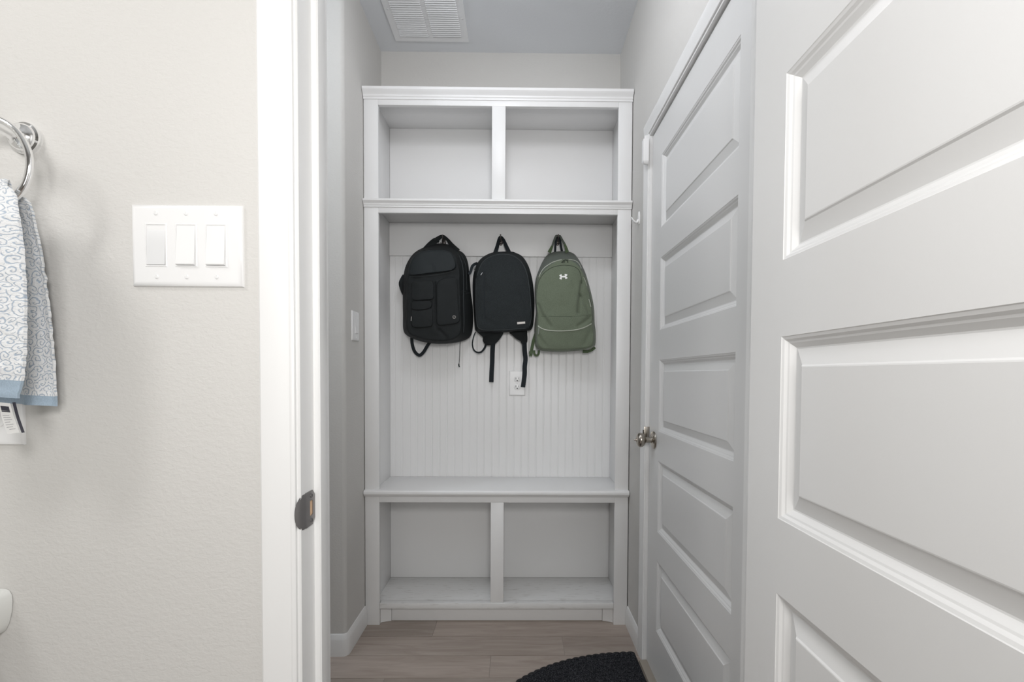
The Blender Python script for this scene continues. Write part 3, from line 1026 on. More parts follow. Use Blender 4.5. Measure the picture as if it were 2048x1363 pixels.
# the ring passes through the end of the post
rcx, rcz, ry = RC.x, RC.z, YW - 0.054
tube(bm, [(rcx + rc_r * math.cos(a), ry, rcz + rc_r * math.sin(a)) for a in [2 * math.pi * k / 72 for k in range(72)]], 0.0046, 14, closed=True)
obj('ring', bm, MAT['chrome'], tr)

tw = thing('hand_towel', (rcx, ry, rcz - rc_r), 'white hand towel with pale blue scroll pattern hanging from the chrome ring', 'towel')
zt = rcz - rc_r


EDGE_B = [(384, 22), (392, 46), (405, 60), (440, 69), (500, 82), (560, 91), (640, 101), (720, 108), (812, 113)]
EDGE_F = [(370, 12), (378, 24), (392, 31), (410, 33), (440, 39), (500, 46), (560, 50), (620, 52), (700, 51), (750, 47), (796, 37)]


def towel_layer(front):
    NU, NV = 72, 110
    tab = EDGE_F if front else EDGE_B
    Y0 = ry - (0.040 if front else -0.024)
    ys0, ys1 = tab[0][0], tab[-1][0]
    grid = []
    for j in range(NV + 1):
        v = j / NV
        py = ys0 + (ys1 - ys0) * v
        for (ya, xa), (yb_, xb) in zip(tab, tab[1:]):
            if ya <= py <= yb_ + 1e-6:
                f = (py - ya) / (yb_ - ya)
                pxx = xa + (xb - xa) * f
        top_in = min(1, v * 7)

        def depth(u):
            if front:
                yy = (ry - 0.008) * (1 - top_in) + Y0 * top_in
                yy += 0.007 * math.sin(u * 6.0 + 0.6 + v * 0.8) * min(1, v * 3)
                return yy + 0.012 * max(0, v - 0.86) / 0.14 * (1 - abs(u))
            yy = (ry + 0.008) * (1 - top_in) + Y0 * top_in
            return yy + 0.006 * math.sin(u * 7.5 + 1.2 - v * 0.6) * min(1, v * 3)
        e = at(pxx, py, depth(1.0))
        half = e.x - rcx
        row = []
        for i in range(NU + 1):
            u = -1 + 2 * i / NU
            yy = depth(u)
            x = rcx + u * half
            z = e.z + 0.004 * (1 - u * u) * v
            x += 0.0010 * noise.noise(Vector((u * 4, v * 34, 3.0 + front)))
            yy += 0.0016 * noise.noise(Vector((u * 9, v * 26, 7.0 + front)))
            row.append((Vector((x, yy, z)), (u * (0.05 + 0.07 * v) + 0.4 * front, v * 0.34)))
        grid.append(row)
    return grid


def sheet(bm, grid, j0, j1, th, mi=0):
    uvl = bm.loops.layers.uv.verify()
    NU = len(grid[0])
    fr, bk = [], []
    for j in range(j0, j1 + 1):
        fr.append([bm.verts.new(p + Vector((0, -th / 2, 0))) for p, _ in grid[j]])
        bk.append([bm.verts.new(p + Vector((0, th / 2, 0))) for p, _ in grid[j]])

    def face(vs, uvs):
        f = bm.faces.new(vs)
        for l, uv in zip(f.loops, uvs):
            l[uvl].uv = uv
    m = j1 - j0
    for j in range(m):
        for i in range(NU - 1):
            uv = [grid[j0 + j][i][1], grid[j0 + j][i + 1][1], grid[j0 + j + 1][i + 1][1], grid[j0 + j + 1][i][1]]
            face([fr[j][i], fr[j][i + 1], fr[j + 1][i + 1], fr[j + 1][i]], uv)
            face([bk[j][i], bk[j + 1][i], bk[j + 1][i + 1], bk[j][i + 1]], [uv[0], uv[3], uv[2], uv[1]])
        for i in (0, NU - 1):
            uv = [grid[j0 + j][i][1], grid[j0 + j + 1][i][1]]
            face([fr[j][i], fr[j + 1][i], bk[j + 1][i], bk[j][i]], [uv[0], uv[1], uv[1], uv[0]])
    for j in (0, m):
        for i in range(NU - 1):
            uv = [grid[j0 + j][i][1], grid[j0 + j][i + 1][1]]
            face([fr[j][i], fr[j][i + 1], bk[j][i + 1], bk[j][i]], [uv[0], uv[1], uv[1], uv[0]])


gb = towel_layer(False)
gf = towel_layer(True)
# saddle over the ring joins the two layers
nu = len(gf[0])
sad = []
for k in range(11):
    a = math.pi * k / 10
    row = []
    for i in range(nu):
        pf, pb = gf[0][i][0], gb[0][i][0]
        mid = (pf + pb) / 2
        p = mid + (pf - mid) * math.cos(a) + Vector((0, 0, 0.012 * math.sin(a)))
        row.append((p, (gf[0][i][1][0], -0.02 * math.sin(a))))
    sad.append(row)
bm = B()
sheet(bm, gb, 0, 105, 0.0042)
sheet(bm, gf, 0, 101, 0.0042)
sheet(bm, sad, 0, 10, 0.0042)
obj('terry_cloth', bm, MAT['towel'], tw, angle=70)
for g, j0 in ((gb, 105), (gf, 101)):
    bm = B()
    sheet(bm, g, j0, 110, 0.0035)
    obj('hem', bm, MAT['hem'], tw, angle=70)['label'] = 'pale blue woven hem'
# care label
bm = B()
L0 = [at(8, 805, 0.640), at(16, 835, 0.646), at(27, 866, 0.650)]
L0 = catmull(L0, 6)
ribbon(bm, L0, 0.0165, 0.0006)
cl = obj('care_label', bm, MAT['tag'], tw)
bm = B()
ribbon(bm, [p + Vector((0.0092, 0.004, 0.0005)) for p in L0], 0.003, 0.0006, face=(0.6, -0.8, 0))
bk_ = obj('label_backing', bm, MAT['ink'], cl)


def lab(u0, u1, v, h, mat, name):
    n = len(L0) - 1
    f = v * n
    i = min(int(f), n - 1)
    p = L0[i].lerp(L0[i + 1], f - i)
    tdir = (L0[i + 1] - L0[i]).normalized()
    s = tdir.cross(Vector((0, -1, 0))).normalized()
    s = s if s.x > 0 else -s
    nn = Vector((0, -1, 0)) * 0.0006
    a, c2 = p + s * u0 * 0.0075 + nn, p + s * u1 * 0.0075 + nn
    hh = tdir * h / 2
    bm = B()
    loft(bm, [[a - hh, c2 - hh, c2 + hh, a + hh], [q + Vector((0, 0.0003, 0)) for q in (a - hh, c2 - hh, c2 + hh, a + hh)]])
    return obj(name, bm, mat, cl)


lab(-0.75, 0.75, 0.22, 0.0066, MAT['ink'], 'print_block')
lab(-0.75, 0.75, 0.31, 0.0018, MAT['ink'], 'print_block')
for q, (a, c2) in enumerate(((-0.75, 0.4), (-0.75, 0.55), (-0.75, 0.7), (-0.75, 0.2), (-0.75, 0.65), (-0.75, 0.4), (-0.4, 0.7))):
    lab(a, c2, 0.42 + q * 0.068, 0.0007, MAT['ink_grey'], 'print_line')

# ------------------------------------------------------------------ backpacks
ZS = 1666 / 440.0


def zp(x, y):
    """close-up measure to photo measure"""
    return (780 + x / ZS, 440 + y / ZS)


def smooth_outline(pts, n):
    """closed outline resampled by angle about its centre (photo measure)"""
    P = [zp(*p) for p in pts]
    return catmull([(a, c2, 0) for a, c2 in P], 10, closed=True)


def by_angle(poly, c, n):
    out = []
    m = len(poly)
    for k in range(n):
        a = 2 * math.pi * k / n
        d = Vector((math.cos(a), math.sin(a)))
        best = 0
        for i in range(m):
            p, q = poly[i], poly[(i + 1) % m]
            ex, ey = q[0] - p[0], q[1] - p[1]
            den = d.x * ey - d.y * ex
            if abs(den) < 1e-12:
                continue
            wx, wy = p[0] - c[0], p[1] - c[1]
            t = (wx * ey - wy * ex) / den
            s = (wx * d.y - wy * d.x) / den
            if -1e-6 <= s <= 1 + 1e-6 and t > best:
                best = t
        out.append((c[0] + d.x * best, c[1] + d.y * best))
    return out


def seg_dist(p, line):
    best = 1e9
    for a, c2 in zip(line, line[1:]):
        ax, ay = c2[0] - a[0], c2[1] - a[1]
        l2 = ax * ax + ay * ay
        t = 0 if l2 == 0 else max(0, min(1, ((p[0] - a[0]) * ax + (p[1] - a[1]) * ay) / l2))
        best = min(best, math.hypot(p[0] - a[0] - ax * t, p[1] - a[1] - ay * t))
    return best


def body(front, back, yf, yb, bulge, edge_r, centre, wr=0.002, creases=(), seed=0.0, n=150):
    """stuffed bag: back outline near the wall, front outline near the viewer, rounded edge and bulged front"""
    c = zp(*centre)
    fo = by_angle(smooth_outline(front, n), c, n)
    bo = by_angle(smooth_outline(back, n), c, n)
    loops = []

    def ring(o, Y, k=1.0):
        return [at(c[0] + (p[0] - c[0]) * k, c[1] + (p[1] - c[1]) * k, Y) for p in o]
    loops.append(ring(bo, yb, 0.86))
    loops.append(ring(bo, yb - 0.004, 0.94))
    loops.append(ring(bo, yb - 0.014, 0.985))
    loops.append(ring(bo, yb - 0.026, 1.0))
    steps = 7
    for s in range(1, steps + 1):
        t = s / steps
        mo = [(a[0] * (1 - t) + q[0] * t, a[1] * (1 - t) + q[1] * t) for a, q in zip(bo, fo)]
        Y = (yb - 0.026) * (1 - t) + (yf + edge_r) * t
        loops.append(ring(mo, Y, 1.0 + 0.012 * math.sin(math.pi * t)))
    for t in (0.3, 0.6, 0.85, 1.0):
        ang = t * math.pi / 2
        loops.append(ring(fo, yf + edge_r * (1 - math.sin(ang)), 1 - 0.055 * (1 - math.cos(ang))))
    start = len(loops)
    m = 34
    for s in range(1, m):
        t = s / m
        k = 0.945 * (1 - t)
        Y = yf - bulge * (1 - (k / 0.945) ** 2.2)
        loops.append(ring(fo, Y, k))
    bm = B()
    rows = loft(bm, loops)
    for li, row in enumerate(rows):
        fr = max(0.0, min(1.0, (li - 3) / 8))
        for v in row:
            p = v.co
            d = wr * (noise.noise(p * 17 + Vector((seed, 0, 0))) + 0.5 * noise.noise(p * 41 + Vector((0, seed, 0))))
            v.co.y += d * fr
            v.co.x += d * 0.5 * fr
    if creases:
        for li in range(start - 4, len(rows)):
            for v in rows[li]:
                q = project(v.co)
                for line, wd_, dep in creases:
                    ds = seg_dist(q, line)
                    if ds < wd_ * 2.5:
                        v.co.y += dep * math.exp(-(ds / wd_) ** 2)
    bmesh.ops.recalc_face_normals(bm, faces=bm.faces[:])
    bvh = BVHTree.FromBMesh(bm)
    return bm, bvh


def project(p):
    d = p - CAM_POS
    z = d.dot(R2)
    return (PPX + F_PX * d.dot(R0) / z, PPY + F_PX * d.dot(R1) / z)


def hit(bvh, x, y, off=0.0):
    """point of the bag surface seen at photo position x, y"""
    r = (R0 * ((x - PPX) / F_PX) + R1 * ((y - PPY) / F_PX) + R2).normalized()
    h = bvh.ray_cast(CAM_POS, r)
    if h[0] is None:
        h2 = bvh.find_nearest(at(x, y, 2.2))
        return h2[0]
    return h[0] - r * off


def pocket(bvh, pts, depth, inset=2.2, n=64, flat=0.0):
    """raised pocket whose outline lies on the bag surface"""
    P = smooth_outline(pts, n)
    cx_ = sum(p[0] for p in P) / len(P)
    cy_ = sum(p[1] for p in P) / len(P)
    o = by_angle(P, (cx_, cy_), n)
    rad = [math.hypot(p[0] - cx_, p[1] - cy_) for p in o]

    def ring(px_in, d, k=1.0):
        out = []
        for p, r in zip(o, rad):
            f = max(0.02, (1 - px_in / r)) * k
            q = hit(bvh, cx_ + (p[0] - cx_) * f, cy_ + (p[1] - cy_) * f)
            dirv = (q - CAM_POS).normalized()
            out.append(q - dirv * d)
        return out
    loops = [ring(0, -0.004), ring(0, depth * 0.35), ring(inset * 0.25, depth * 0.75), ring(inset * 0.6, depth * 0.95), ring(inset, depth)]
    for k in (0.8, 0.6, 0.4, 0.2, 0.05):
        loops.append(ring(inset, depth * (1 + 0.12 * (1 - k)), k))
    bm = B()
    loft(bm, loops, cap0=False)
    bmesh.ops.recalc_face_normals(bm, faces=bm.faces[:])
    return bm


def on_body(bvh, pts, off=0.001, n=6):
    return [hit(bvh, *p, off) for p in [(v.x, v.y) for v in catmull([(*zp(*q), 0) for q in pts], n)]]


def free(pts, Ys, n=6):
    """strap path through close-up positions, each at its own depth"""
    return catmull([at(*zp(*p), Y) for p, Y in zip(pts, Ys)], n)


def seam(name, bvh, pts, r, mat, parent, off=0.0003, flat=0.7):
    bm = B()
    tube(bm, on_body(bvh, pts, off), r, 8, flat=flat)
    return obj(name, bm, mat, parent)


def strap(name, path, width, mat, parent, th=0.0018, face=(0, -1, 0)):
    bm = B()
    ribbon(bm, path, width, th, face)
    return obj(name, bm, mat, parent)


GRP = 'backpacks hung on the hooks of the hall tree'
YBK = 2.290          # back of the bags

# ---- left bag: black with many front pockets
b1 = thing('backpack', (HK[0].x, HK[0].y, HK[0].z), 'bulky black backpack with a moulded top pocket and several front pockets, left of three', 'backpack', GRP)
F1 = [(140, 372), (165, 285), (215, 240), (320, 216), (430, 222), (495, 258), (522, 340), (532, 440), (536, 580), (540, 720), (545, 800), (530, 870), (480, 905), (400, 918), (300, 912), (200, 888), (140, 858), (126, 780), (126, 640), (128, 500)]
K1 = [(285, 196), (205, 232), (152, 285), (118, 350), (100, 425), (86, 480), (96, 530), (96, 620), (98, 720), (100, 825), (128, 872), (210, 910), (310, 932), (410, 936), (505, 926), (580, 902), (614, 868), (629, 790), (627, 660), (612, 540), (602, 420), (590, 320), (562, 256), (508, 220), (450, 186), (370, 176)]
bm, v1 = body(F1, K1, 2.150, YBK, 0.014, 0.016, (335, 560), wr=0.0042, seed=1.3,
              creases=[([zp(370, 830), zp(420, 880), zp(430, 915)], 3.0, 0.006), ([zp(180, 440), zp(340, 435), zp(510, 410)], 3.0, 0.005), ([zp(340, 470), zp(342, 800)], 2.2, 0.005)])
obj('main_compartment', bm, MAT['black'], b1, angle=70, recalc=False)
P1 = [(138, 402), (146, 340), (172, 282), (222, 242), (310, 226), (400, 226), (462, 246), (492, 292), (502, 342), (482, 374), (420, 390), (300, 404), (205, 414), (155, 418)]
obj('moulded_top_pocket', pocket(v1, P1, 0.016, 3.5), MAT['black_shell'], b1, angle=70)
for nm, pts, dp in (('front_pocket', [(160, 476), (180, 463), (240, 458), (304, 456), (326, 468), (332, 530), (326, 594), (250, 607), (172, 605), (160, 560)], 0.010),
                    ('pocket_flap', [(158, 628), (180, 614), (240, 611), (300, 611), (317, 632), (310, 660), (270, 677), (210, 682), (166, 673)], 0.014),
                    ('front_pocket', [(162, 676), (200, 680), (270, 674), (318, 668), (325, 740), (321, 794), (292, 808), (210, 815), (166, 802), (160, 740)], 0.010),
                    ('tall_pocket', [(352, 500), (372, 458), (410, 440), (470, 432), (506, 440), (514, 520), (518, 620), (526, 700), (526, 765), (490, 785), (430, 792), (378, 796), (354, 780), (352, 690), (350, 600)], 0.010)):
    bmp = pocket(v1, pts, dp)
    if nm == 'tall_pocket':
        vtall = BVHTree.FromBMesh(bmp)
    obj(nm, bmp, MAT['black'], b1, angle=70)
seam('flap_seam', v1, [(150, 426), (250, 424), (400, 404), (495, 380)], 0.0018, MAT['piping'], b1)
seam('zipper', v1, [(520, 262), (548, 340), (556, 450), (556, 600), (560, 760), (556, 850)], 0.0022, MAT['piping'], b1, 0.0008)
seam('zipper', v1, [(540, 262), (572, 340), (580, 450), (582, 530)], 0.0016, MAT['piping'], b1, 0.0006)
seam('side_seam', v1, [(545, 532), (580, 545), (620, 552)], 0.0016, MAT['piping'], b1)
seam('base_piping', v1, [(128, 870), (200, 896), (300, 921), (400, 927), (500, 915), (570, 893)], 0.0018, MAT['piping'], b1)
bm = B()
cxl, cyl = zp(486, 733)
tube(bm, [hit(vtall, cxl + 2.9 * math.cos(a), cyl + 2.9 * math.sin(a), 0.0006) for a in [2 * math.pi * k / 24 for k in range(24)]], 0.0009, 6, closed=True)
obj('round_logo', bm, MAT['badge'], b1)['label'] = 'small grey ring logo on the tall pocket'
bm = B()
tube(bm, [hit(vtall, cxl + a, cyl + c2, 0.0006) for a, c2 in ((-1.2, 0.8), (-0.6, -0.8), (0.5, -0.9), (1.2, 0.7))], 0.0006, 6)
obj('round_logo', bm, MAT['badge'], b1)
seam('zip_pull', v1, [(162, 730), (160, 762)], 0.0011, MAT['badge'], b1, 0.010)
# top handle over the hook
top = HK[0] + Vector((0, 0.0035, 0.0085))
e0, e1 = at(*zp(318, 196), 2.235), at(*zp(478, 205), 2.235)
l0 = at(*zp(345, 152), 2.245)
l1 = at(*zp(432, 140), 2.252)
strap('carry_handle', catmull([at(*zp(285, 218), 2.225), at(*zp(328, 172), 2.240), at(*zp(368, 136), 2.268), top, at(*zp(436, 148), 2.268), at(*zp(466, 188), 2.240), at(*zp(512, 236), 2.225)], 8), [0.034 - 0.020 * min(1, k / 22) if k < 25 else 0.014 + 0.014 * max(0, (k - 32) / 16) for k in range(49)], MAT['black'], b1, 0.005)
bm = B()
ribbon(bm, catmull([at(*zp(262, 222), 2.226), at(*zp(300, 182), 2.240), at(*zp(334, 154), 2.250), at(*zp(352, 150), 2.253), at(*zp(358, 168), 2.250)], 6), 0.019, 0.008)
obj('strap_anchor', bm, MAT['black'], b1)
# shoulder strap ends
strap('shoulder_strap', free([(165, 888), (168, 935), (185, 990), (220, 1022), (252, 1000), (280, 955), (300, 925)], [2.26, 2.265, 2.27, 2.272, 2.27, 2.265, 2.26]), 0.0155, MAT['webbing'], b1)
strap('shoulder_strap', free([(112, 420), (92, 455), (84, 485), (98, 530), (112, 560)], [2.27, 2.258, 2.25, 2.256, 2.268]), 0.022, MAT['black'], b1, 0.006)
bm = B()
tube(bm, free([(531, 915), (529, 980), (526, 1040), (522, 1092)], [2.262, 2.272, 2.276, 2.278]), 0.0014, 8)
cd_ = obj('draw_cord', bm, MAT['webbing'], b1)
bm = B()
tube(bm, free([(522, 1085), (522, 1100), (526, 1112)], [2.278, 2.278, 2.278]), [0.0022] * 2 + [0.003] * 9 + [0.0035] * 2, 8)
obj('cord_end', bm, MAT['webbing'], cd_)

# ---- middle bag: charcoal
b2 = thing('backpack', (HK[1].x, HK[1].y, HK[1].z), 'plain charcoal backpack with two long straps dangling below, middle of three', 'backpack', GRP)
F2 = [(785, 262), (722, 292), (682, 338), (656, 400), (646, 500), (647, 650), (654, 780), (668, 826), (760, 838), (900, 834), (1030, 824), (1062, 800), (1071, 700), (1063, 540), (1046, 420), (1020, 345), (980, 292), (920, 260), (850, 252)]
K2 = [(770, 246), (702, 280), (660, 328), (634, 400), (626, 480), (628, 600), (634, 700), (641, 795), (656, 842), (750, 850), (850, 850), (950, 842), (1045, 836), (1078, 815), (1090, 740), (1094, 630), (1090, 545), (1076, 440), (1048, 345), (1004, 276), (950, 246), (920, 238), (840, 238)]
bm, v2 = body(F2, K2, 2.185, YBK, 0.014, 0.013, (862, 560), wr=0.0024, seed=5.1,
              creases=[([zp(712, 395), zp(712, 600), zp(718, 780)], 1.1, 0.003), ([zp(1000, 560), zp(1040, 660)], 5, 0.004), ([zp(700, 740), zp(800, 800)], 6, 0.003)])
obj('main_compartment', bm, MAT['charcoal'], b2, angle=70, recalc=False)
seam('edge_piping', v2, [(660, 420), (686, 345), (724, 298), (785, 268), (850, 258), (920, 266), (976, 298), (1014, 348), (1040, 420), (1056, 520), (1066, 640), (1068, 740), (1056, 798)], 0.0020, MAT['piping'], b2)
seam('edge_piping', v2, [(652, 440), (650, 560), (651, 680), (658, 780), (680, 822), (760, 832), (900, 828), (1030, 818)], 0.0017, MAT['piping'], b2)
seam('front_zipper', v2, [(712, 380), (712, 480), (714, 600), (716, 700), (720, 784)], 0.0016, MAT['webbing'], b2, 0.0008)
bm = B()
tube(bm, [hit(v2, *zp(*p), 0.003) for p in ((688, 416), (700, 396))], 0.0013, 8)
obj('zip_pull', bm, MAT['zip_metal'], b2)
q0 = [hit(v2, *p, 0.0012) for p in ((1034.2, 643.8), (1050.2, 642.6), (1050.4, 646.7), (1034.5, 648.0))]
q1 = [p + Vector((0, 0.003, 0)) for p in q0]
bm = B()
loft(bm, [q1, q0])
bd = obj('badge', bm, MAT['badge'], b2)
bm = B()
for f0, f1 in ((0.30, 0.42), (0.46, 0.56), (0.60, 0.72), (0.76, 0.86)):
    a = [q0[0].lerp(q0[1], f) .lerp(q0[3].lerp(q0[2], f), w_) - Vector((0, 0.0003, 0)) for f, w_ in ((f0, 0.42), (f1, 0.42), (f1, 0.60), (f0, 0.60))]
    loft(bm, [[p + Vector((0, 0.0004, 0)) for p in a], a])
obj('badge_lettering', bm, MAT['plastic_grey'], bd)
top = HK[1] + Vector((0, 0.0050, 0.0062))
strap('carry_handle', catmull([at(*zp(792, 262), 2.24), at(*zp(812, 200), 2.248), at(*zp(823, 148), 2.2775), top + Vector((-0.0052, -0.0008, -0.0022)), top, top + Vector((0.0052, -0.0008, -0.0022)), at(*zp(860, 148), 2.2775), at(*zp(878, 192), 2.248), at(*zp(908, 258), 2.24)], 8),
      [0.0215 - 0.0165 * math.exp(-((k - 32) / 20) ** 2) for k in range(65)], MAT['webbing'], b2, 0.003)


def flat_shape(name, pts, y0, y1, mat, parent, n=6):
    P = catmull([(*zp(*p), 0) for p in pts], n, closed=True)
    cx_ = sum(p.x for p in P) / len(P); cy_ = sum(p.y for p in P) / len(P)
    loops = [[at(cx_ + (p.x - cx_) * k, cy_ + (p.y - cy_) * k, Y) for p in P] for k, Y in ((0.93, y1), (1, y1 - 0.003), (1, y0 + 0.003), (0.93, y0))]
    bm = B()
    loft(bm, loops)
    return obj(name, bm, mat, parent, angle=60)


pd = flat_shape('strap_pad', [(655, 835), (682, 866), (702, 885), (704, 915), (726, 944), (760, 946), (795, 938), (836, 892), (856, 845), (780, 825), (700, 825)], 2.262, 2.276, MAT['black'], b2)
strap('webbing_strap', free([(780, 930), (776, 1000), (774, 1080), (770, 1150), (767, 1226)], [2.262, 2.275, 2.282, 2.284, 2.285]), 0.0225, MAT['webbing'], pd)
pd = flat_shape('strap_pad', [(905, 845), (930, 875), (960, 900), (985, 915), (1000, 936), (1022, 940), (1040, 918), (1040, 870), (1030, 830), (960, 825)], 2.262, 2.276, MAT['black'], b2)
strap('webbing_strap', free([(1018, 925), (1020, 990), (1026, 1050), (1020, 1110), (1019, 1170), (1007, 1264)], [2.262, 2.275, 2.282, 2.284, 2.286, 2.287]), 0.0225, MAT['webbing'], pd)
strap('side_strap', free([(648, 845), (634, 880), (624, 935), (634, 980), (662, 1001), (692, 996), (716, 968), (728, 935)], [2.258, 2.262, 2.268, 2.27, 2.27, 2.27, 2.268, 2.262]), [0.0045 + 0.006 * (k / 42) for k in range(43)], MAT['webbing'], b2)
strap('compression_strap', free([(596, 410), (610, 390), (622, 352), (640, 334), (664, 326)], [2.205, 2.208, 2.215, 2.230, 2.25]), 0.013, MAT['webbing'], b2, 0.003)
bm = B()
tube(bm, free([(646, 344), (640, 360), (640, 376), (650, 384)], [2.23, 2.228, 2.228, 2.232], 4), 0.0018, 8)
obj('strap_buckle', bm, MAT['zip_metal'], b2)

# ---- right bag: olive green
b3 = thing('backpack', (HK[2].x, HK[2].y, HK[2].z), 'olive green backpack with pale zippers and white emblem, right of three', 'backpack', GRP)
F3 = [(1108, 520), (1128, 425), (1165, 362), (1222, 318), (1300, 294), (1372, 297), (1428, 326), (1462, 400), (1490, 480), (1520, 600), (1534, 700), (1536, 800), (1546, 900), (1520, 962), (1400, 980), (1300, 986), (1220, 984), (1135, 970), (1112, 900), (1116, 800), (1116, 690), (1108, 610)]
K3 = [(1235, 242), (1190, 264), (1156, 312), (1128, 375), (1104, 445), (1096, 520), (1099, 600), (1108, 680), (1098, 760), (1094, 830), (1096, 900), (1106, 958), (1140, 984), (1230, 994), (1330, 994), (1430, 985), (1518, 972), (1554, 945), (1558, 850), (1550, 780), (1546, 680), (1534, 600), (1510, 500), (1480, 400), (1442, 320), (1402, 262), (1360, 240), (1300, 234)]
bm, v3 = body(F3, K3, 2.175, YBK, 0.022, 0.016, (1320, 640), wr=0.0036, seed=9.4,
              creases=[([zp(1452, 470), zp(1440, 560), zp(1432, 640), zp(1428, 700)], 3.0, 0.012), ([zp(1440, 560), zp(1480, 640), zp(1505, 700)], 2.2, 0.008),
                       ([zp(1122, 640), zp(1150, 710), zp(1215, 800)], 3.2, 0.011), ([zp(1520, 730), zp(1470, 770), zp(1425, 800)], 3.2, 0.010),
                       ([zp(1125, 870), zp(1180, 950)], 2.6, 0.008), ([zp(1520, 840), zp(1470, 940)], 4.0, 0.004), ([zp(1110, 725), zp(1300, 728), zp(1510, 722)], 1.0, 0.0012)])
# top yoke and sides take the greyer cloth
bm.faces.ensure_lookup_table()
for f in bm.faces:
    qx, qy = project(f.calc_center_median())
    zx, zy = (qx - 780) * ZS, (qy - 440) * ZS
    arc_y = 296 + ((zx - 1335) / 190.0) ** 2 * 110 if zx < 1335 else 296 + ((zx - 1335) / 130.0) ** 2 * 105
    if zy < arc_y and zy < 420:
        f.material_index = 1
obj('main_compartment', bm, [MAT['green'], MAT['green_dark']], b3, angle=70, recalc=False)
seam('main_zipper', v3, [(1128, 430), (1145, 392), (1172, 358), (1222, 324), (1268, 306), (1300, 300)], 0.0021, MAT['zip'], b3, 0.0010)
seam('main_zipper', v3, [(1352, 297), (1385, 302), (1412, 312), (1432, 332), (1448, 365)], 0.0021, MAT['zip'], b3, 0.0010)
bm = B()
tube(bm, [hit(v3, *zp(*p), 0.003) for p in ((1300, 322), (1312, 306), (1330, 300), (1350, 306))], 0.0026, 8)
tube(bm, [hit(v3, *zp(*p), 0.004) for p in ((1322, 303), (1318, 322))], 0.0020, 8)
tube(bm, [hit(v3, *zp(*p), 0.004) for p in ((1344, 303), (1346, 320))], 0.0020, 8)
obj('zip_pull', bm, MAT['seam'], b3)
seam('front_seam', v3, [(1114, 520), (1130, 455), (1165, 402), (1215, 364), (1275, 345), (1330, 341), (1390, 350), (1430, 378), (1448, 430), (1452, 480)], 0.0013, MAT['seam'], b3)
seam('front_seam', v3, [(1118, 727), (1220, 728), (1320, 729), (1430, 727), (1500, 722)], 0.0006, MAT['seam'], b3, 0.0)
seam('lower_zipper', v3, [(1120, 800), (1150, 820), (1190, 832), (1250, 838), (1320, 838), (1400, 831), (1465, 815), (1526, 784)], 0.0024, MAT['zip'], b3, 0.0012)
bm = B()
tube(bm, [hit(v3, *zp(*p), 0.004) for p in ((1129, 806), (1126, 835), (1122, 862))], 0.0014, 8)
obj('zip_pull', bm, MAT['zip_metal'], b3)
seam('side_zipper', v3, [(1466, 432), (1480, 462), (1492, 500)], 0.0013, MAT['zip'], b3, 0.0008)
seam('side_zipper', v3, [(1506, 598), (1514, 625), (1522, 656)], 0.0016, MAT['zip'], b3, 0.0012)
seam('side_seam', v3, [(1470, 420), (1490, 470), (1506, 540), (1518, 600), (1530, 680), (1536, 760)], 0.0010, MAT['seam'], b3)
seam('base_trim', v3, [(1470, 978), (1520, 966), (1548, 945)], 0.0014, MAT['zip'], b3)
# emblem
EM = [(505, 565), (535, 525), (630, 490), (640, 560), (660, 588), (720, 572), (795, 580), (812, 560), (795, 480), (850, 472), (940, 500), (946, 545), (890, 600), (882, 622), (935, 650), (958, 690), (940, 722), (860, 750), (830, 730), (810, 655), (740, 664), (650, 660), (645, 700), (642, 775), (560, 760), (513, 715), (520, 680), (570, 655), (576, 632), (530, 592)]
pe = [(1100 + x / 27.27, 530 + y / 27.27) for x, y in EM]
fr_ = [hit(v3, x, y, 0.0016) for x, y in pe]
bm = B()
loft(bm, [[p + Vector((0, 0.0025, 0)) for p in fr_], fr_])
bmesh.ops.triangulate(bm, faces=[f for f in bm.faces if len(f.verts) > 4])
obj('emblem', bm, MAT['emblem'], b3, angle=30)['label'] = 'white crossed arcs emblem'
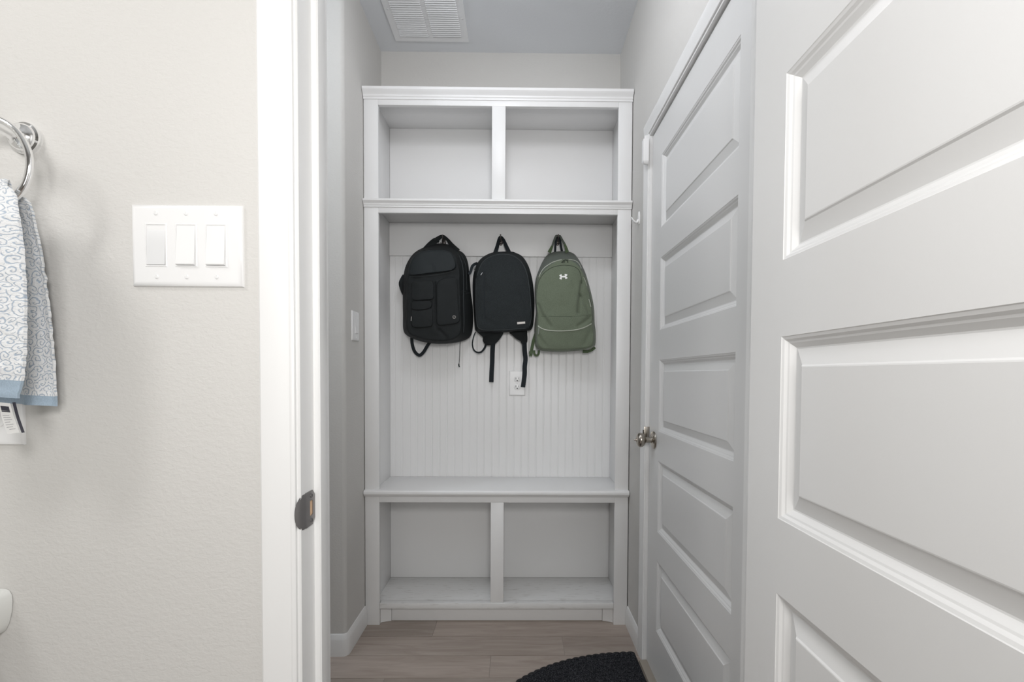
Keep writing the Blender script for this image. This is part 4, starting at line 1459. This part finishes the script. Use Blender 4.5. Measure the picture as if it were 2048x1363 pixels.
# handle
top = HK[2] + Vector((0, 0.0020, 0.0060))
hp = catmull([at(*zp(1228, 198), 2.236), at(*zp(1246, 146), 2.245), at(*zp(1258, 120), 2.268), top, at(*zp(1288, 122), 2.268), at(*zp(1304, 150), 2.245), at(*zp(1324, 184), 2.238)], 6)
bm = B()
tube(bm, hp, 0.0052, 10, flat=0.9)
hd = obj('carry_handle', bm, MAT['green_dark'], b3)
strap('handle_webbing', free([(1231, 190), (1220, 215), (1206, 245)], [2.236, 2.234, 2.24]), [0.0085 + 0.010 * k / 12 for k in range(13)], MAT['green_web'], hd, 0.003)
strap('handle_webbing', free([(1321, 178), (1332, 208), (1342, 245)], [2.238, 2.234, 2.24]), [0.0085 + 0.010 * k / 12 for k in range(13)], MAT['green_web'], hd, 0.003)
strap('inner_hang_loop', catmull([at(*zp(1250, 244), 2.262), at(*zp(1254, 180), 2.267), at(*zp(1260, 136), 2.270), HK[2] + Vector((0, 0.010, 0.0075)), at(*zp(1285, 136), 2.270), at(*zp(1292, 180), 2.267), at(*zp(1304, 244), 2.27)], 6), 0.0105, MAT['webbing'], b3)
# strap ends
strap('shoulder_strap', free([(1104, 860), (1088, 910), (1076, 965), (1064, 1030)], [2.262, 2.266, 2.27, 2.272]), 0.0155, MAT['green_web'], b3, 0.003)
strap('strap_slider', free([(1070, 992), (1065, 1012)], [2.268, 2.268]), 0.019, MAT['green_web'], b3, 0.005)
strap('strap_loop', free([(1092, 985), (1094, 1012), (1108, 1024), (1124, 1014), (1128, 985)], [2.262, 2.266, 2.268, 2.266, 2.262]), 0.011, MAT['green_web'], b3, 0.003)
strap('shoulder_strap', free([(1462, 992), (1490, 994), (1525, 984), (1552, 962)], [2.255, 2.258, 2.26, 2.262]), 0.013, MAT['green_web'], b3, 0.004)
bm = B()
q = [at(*zp(*p), 2.25) for p in ((1462, 982), (1500, 982), (1500, 1004), (1462, 1004))]
loft(bm, [[p + Vector((0, 0.008, 0)) for p in q], q])
obj('strap_buckle', bm, MAT['green_web'], b3)
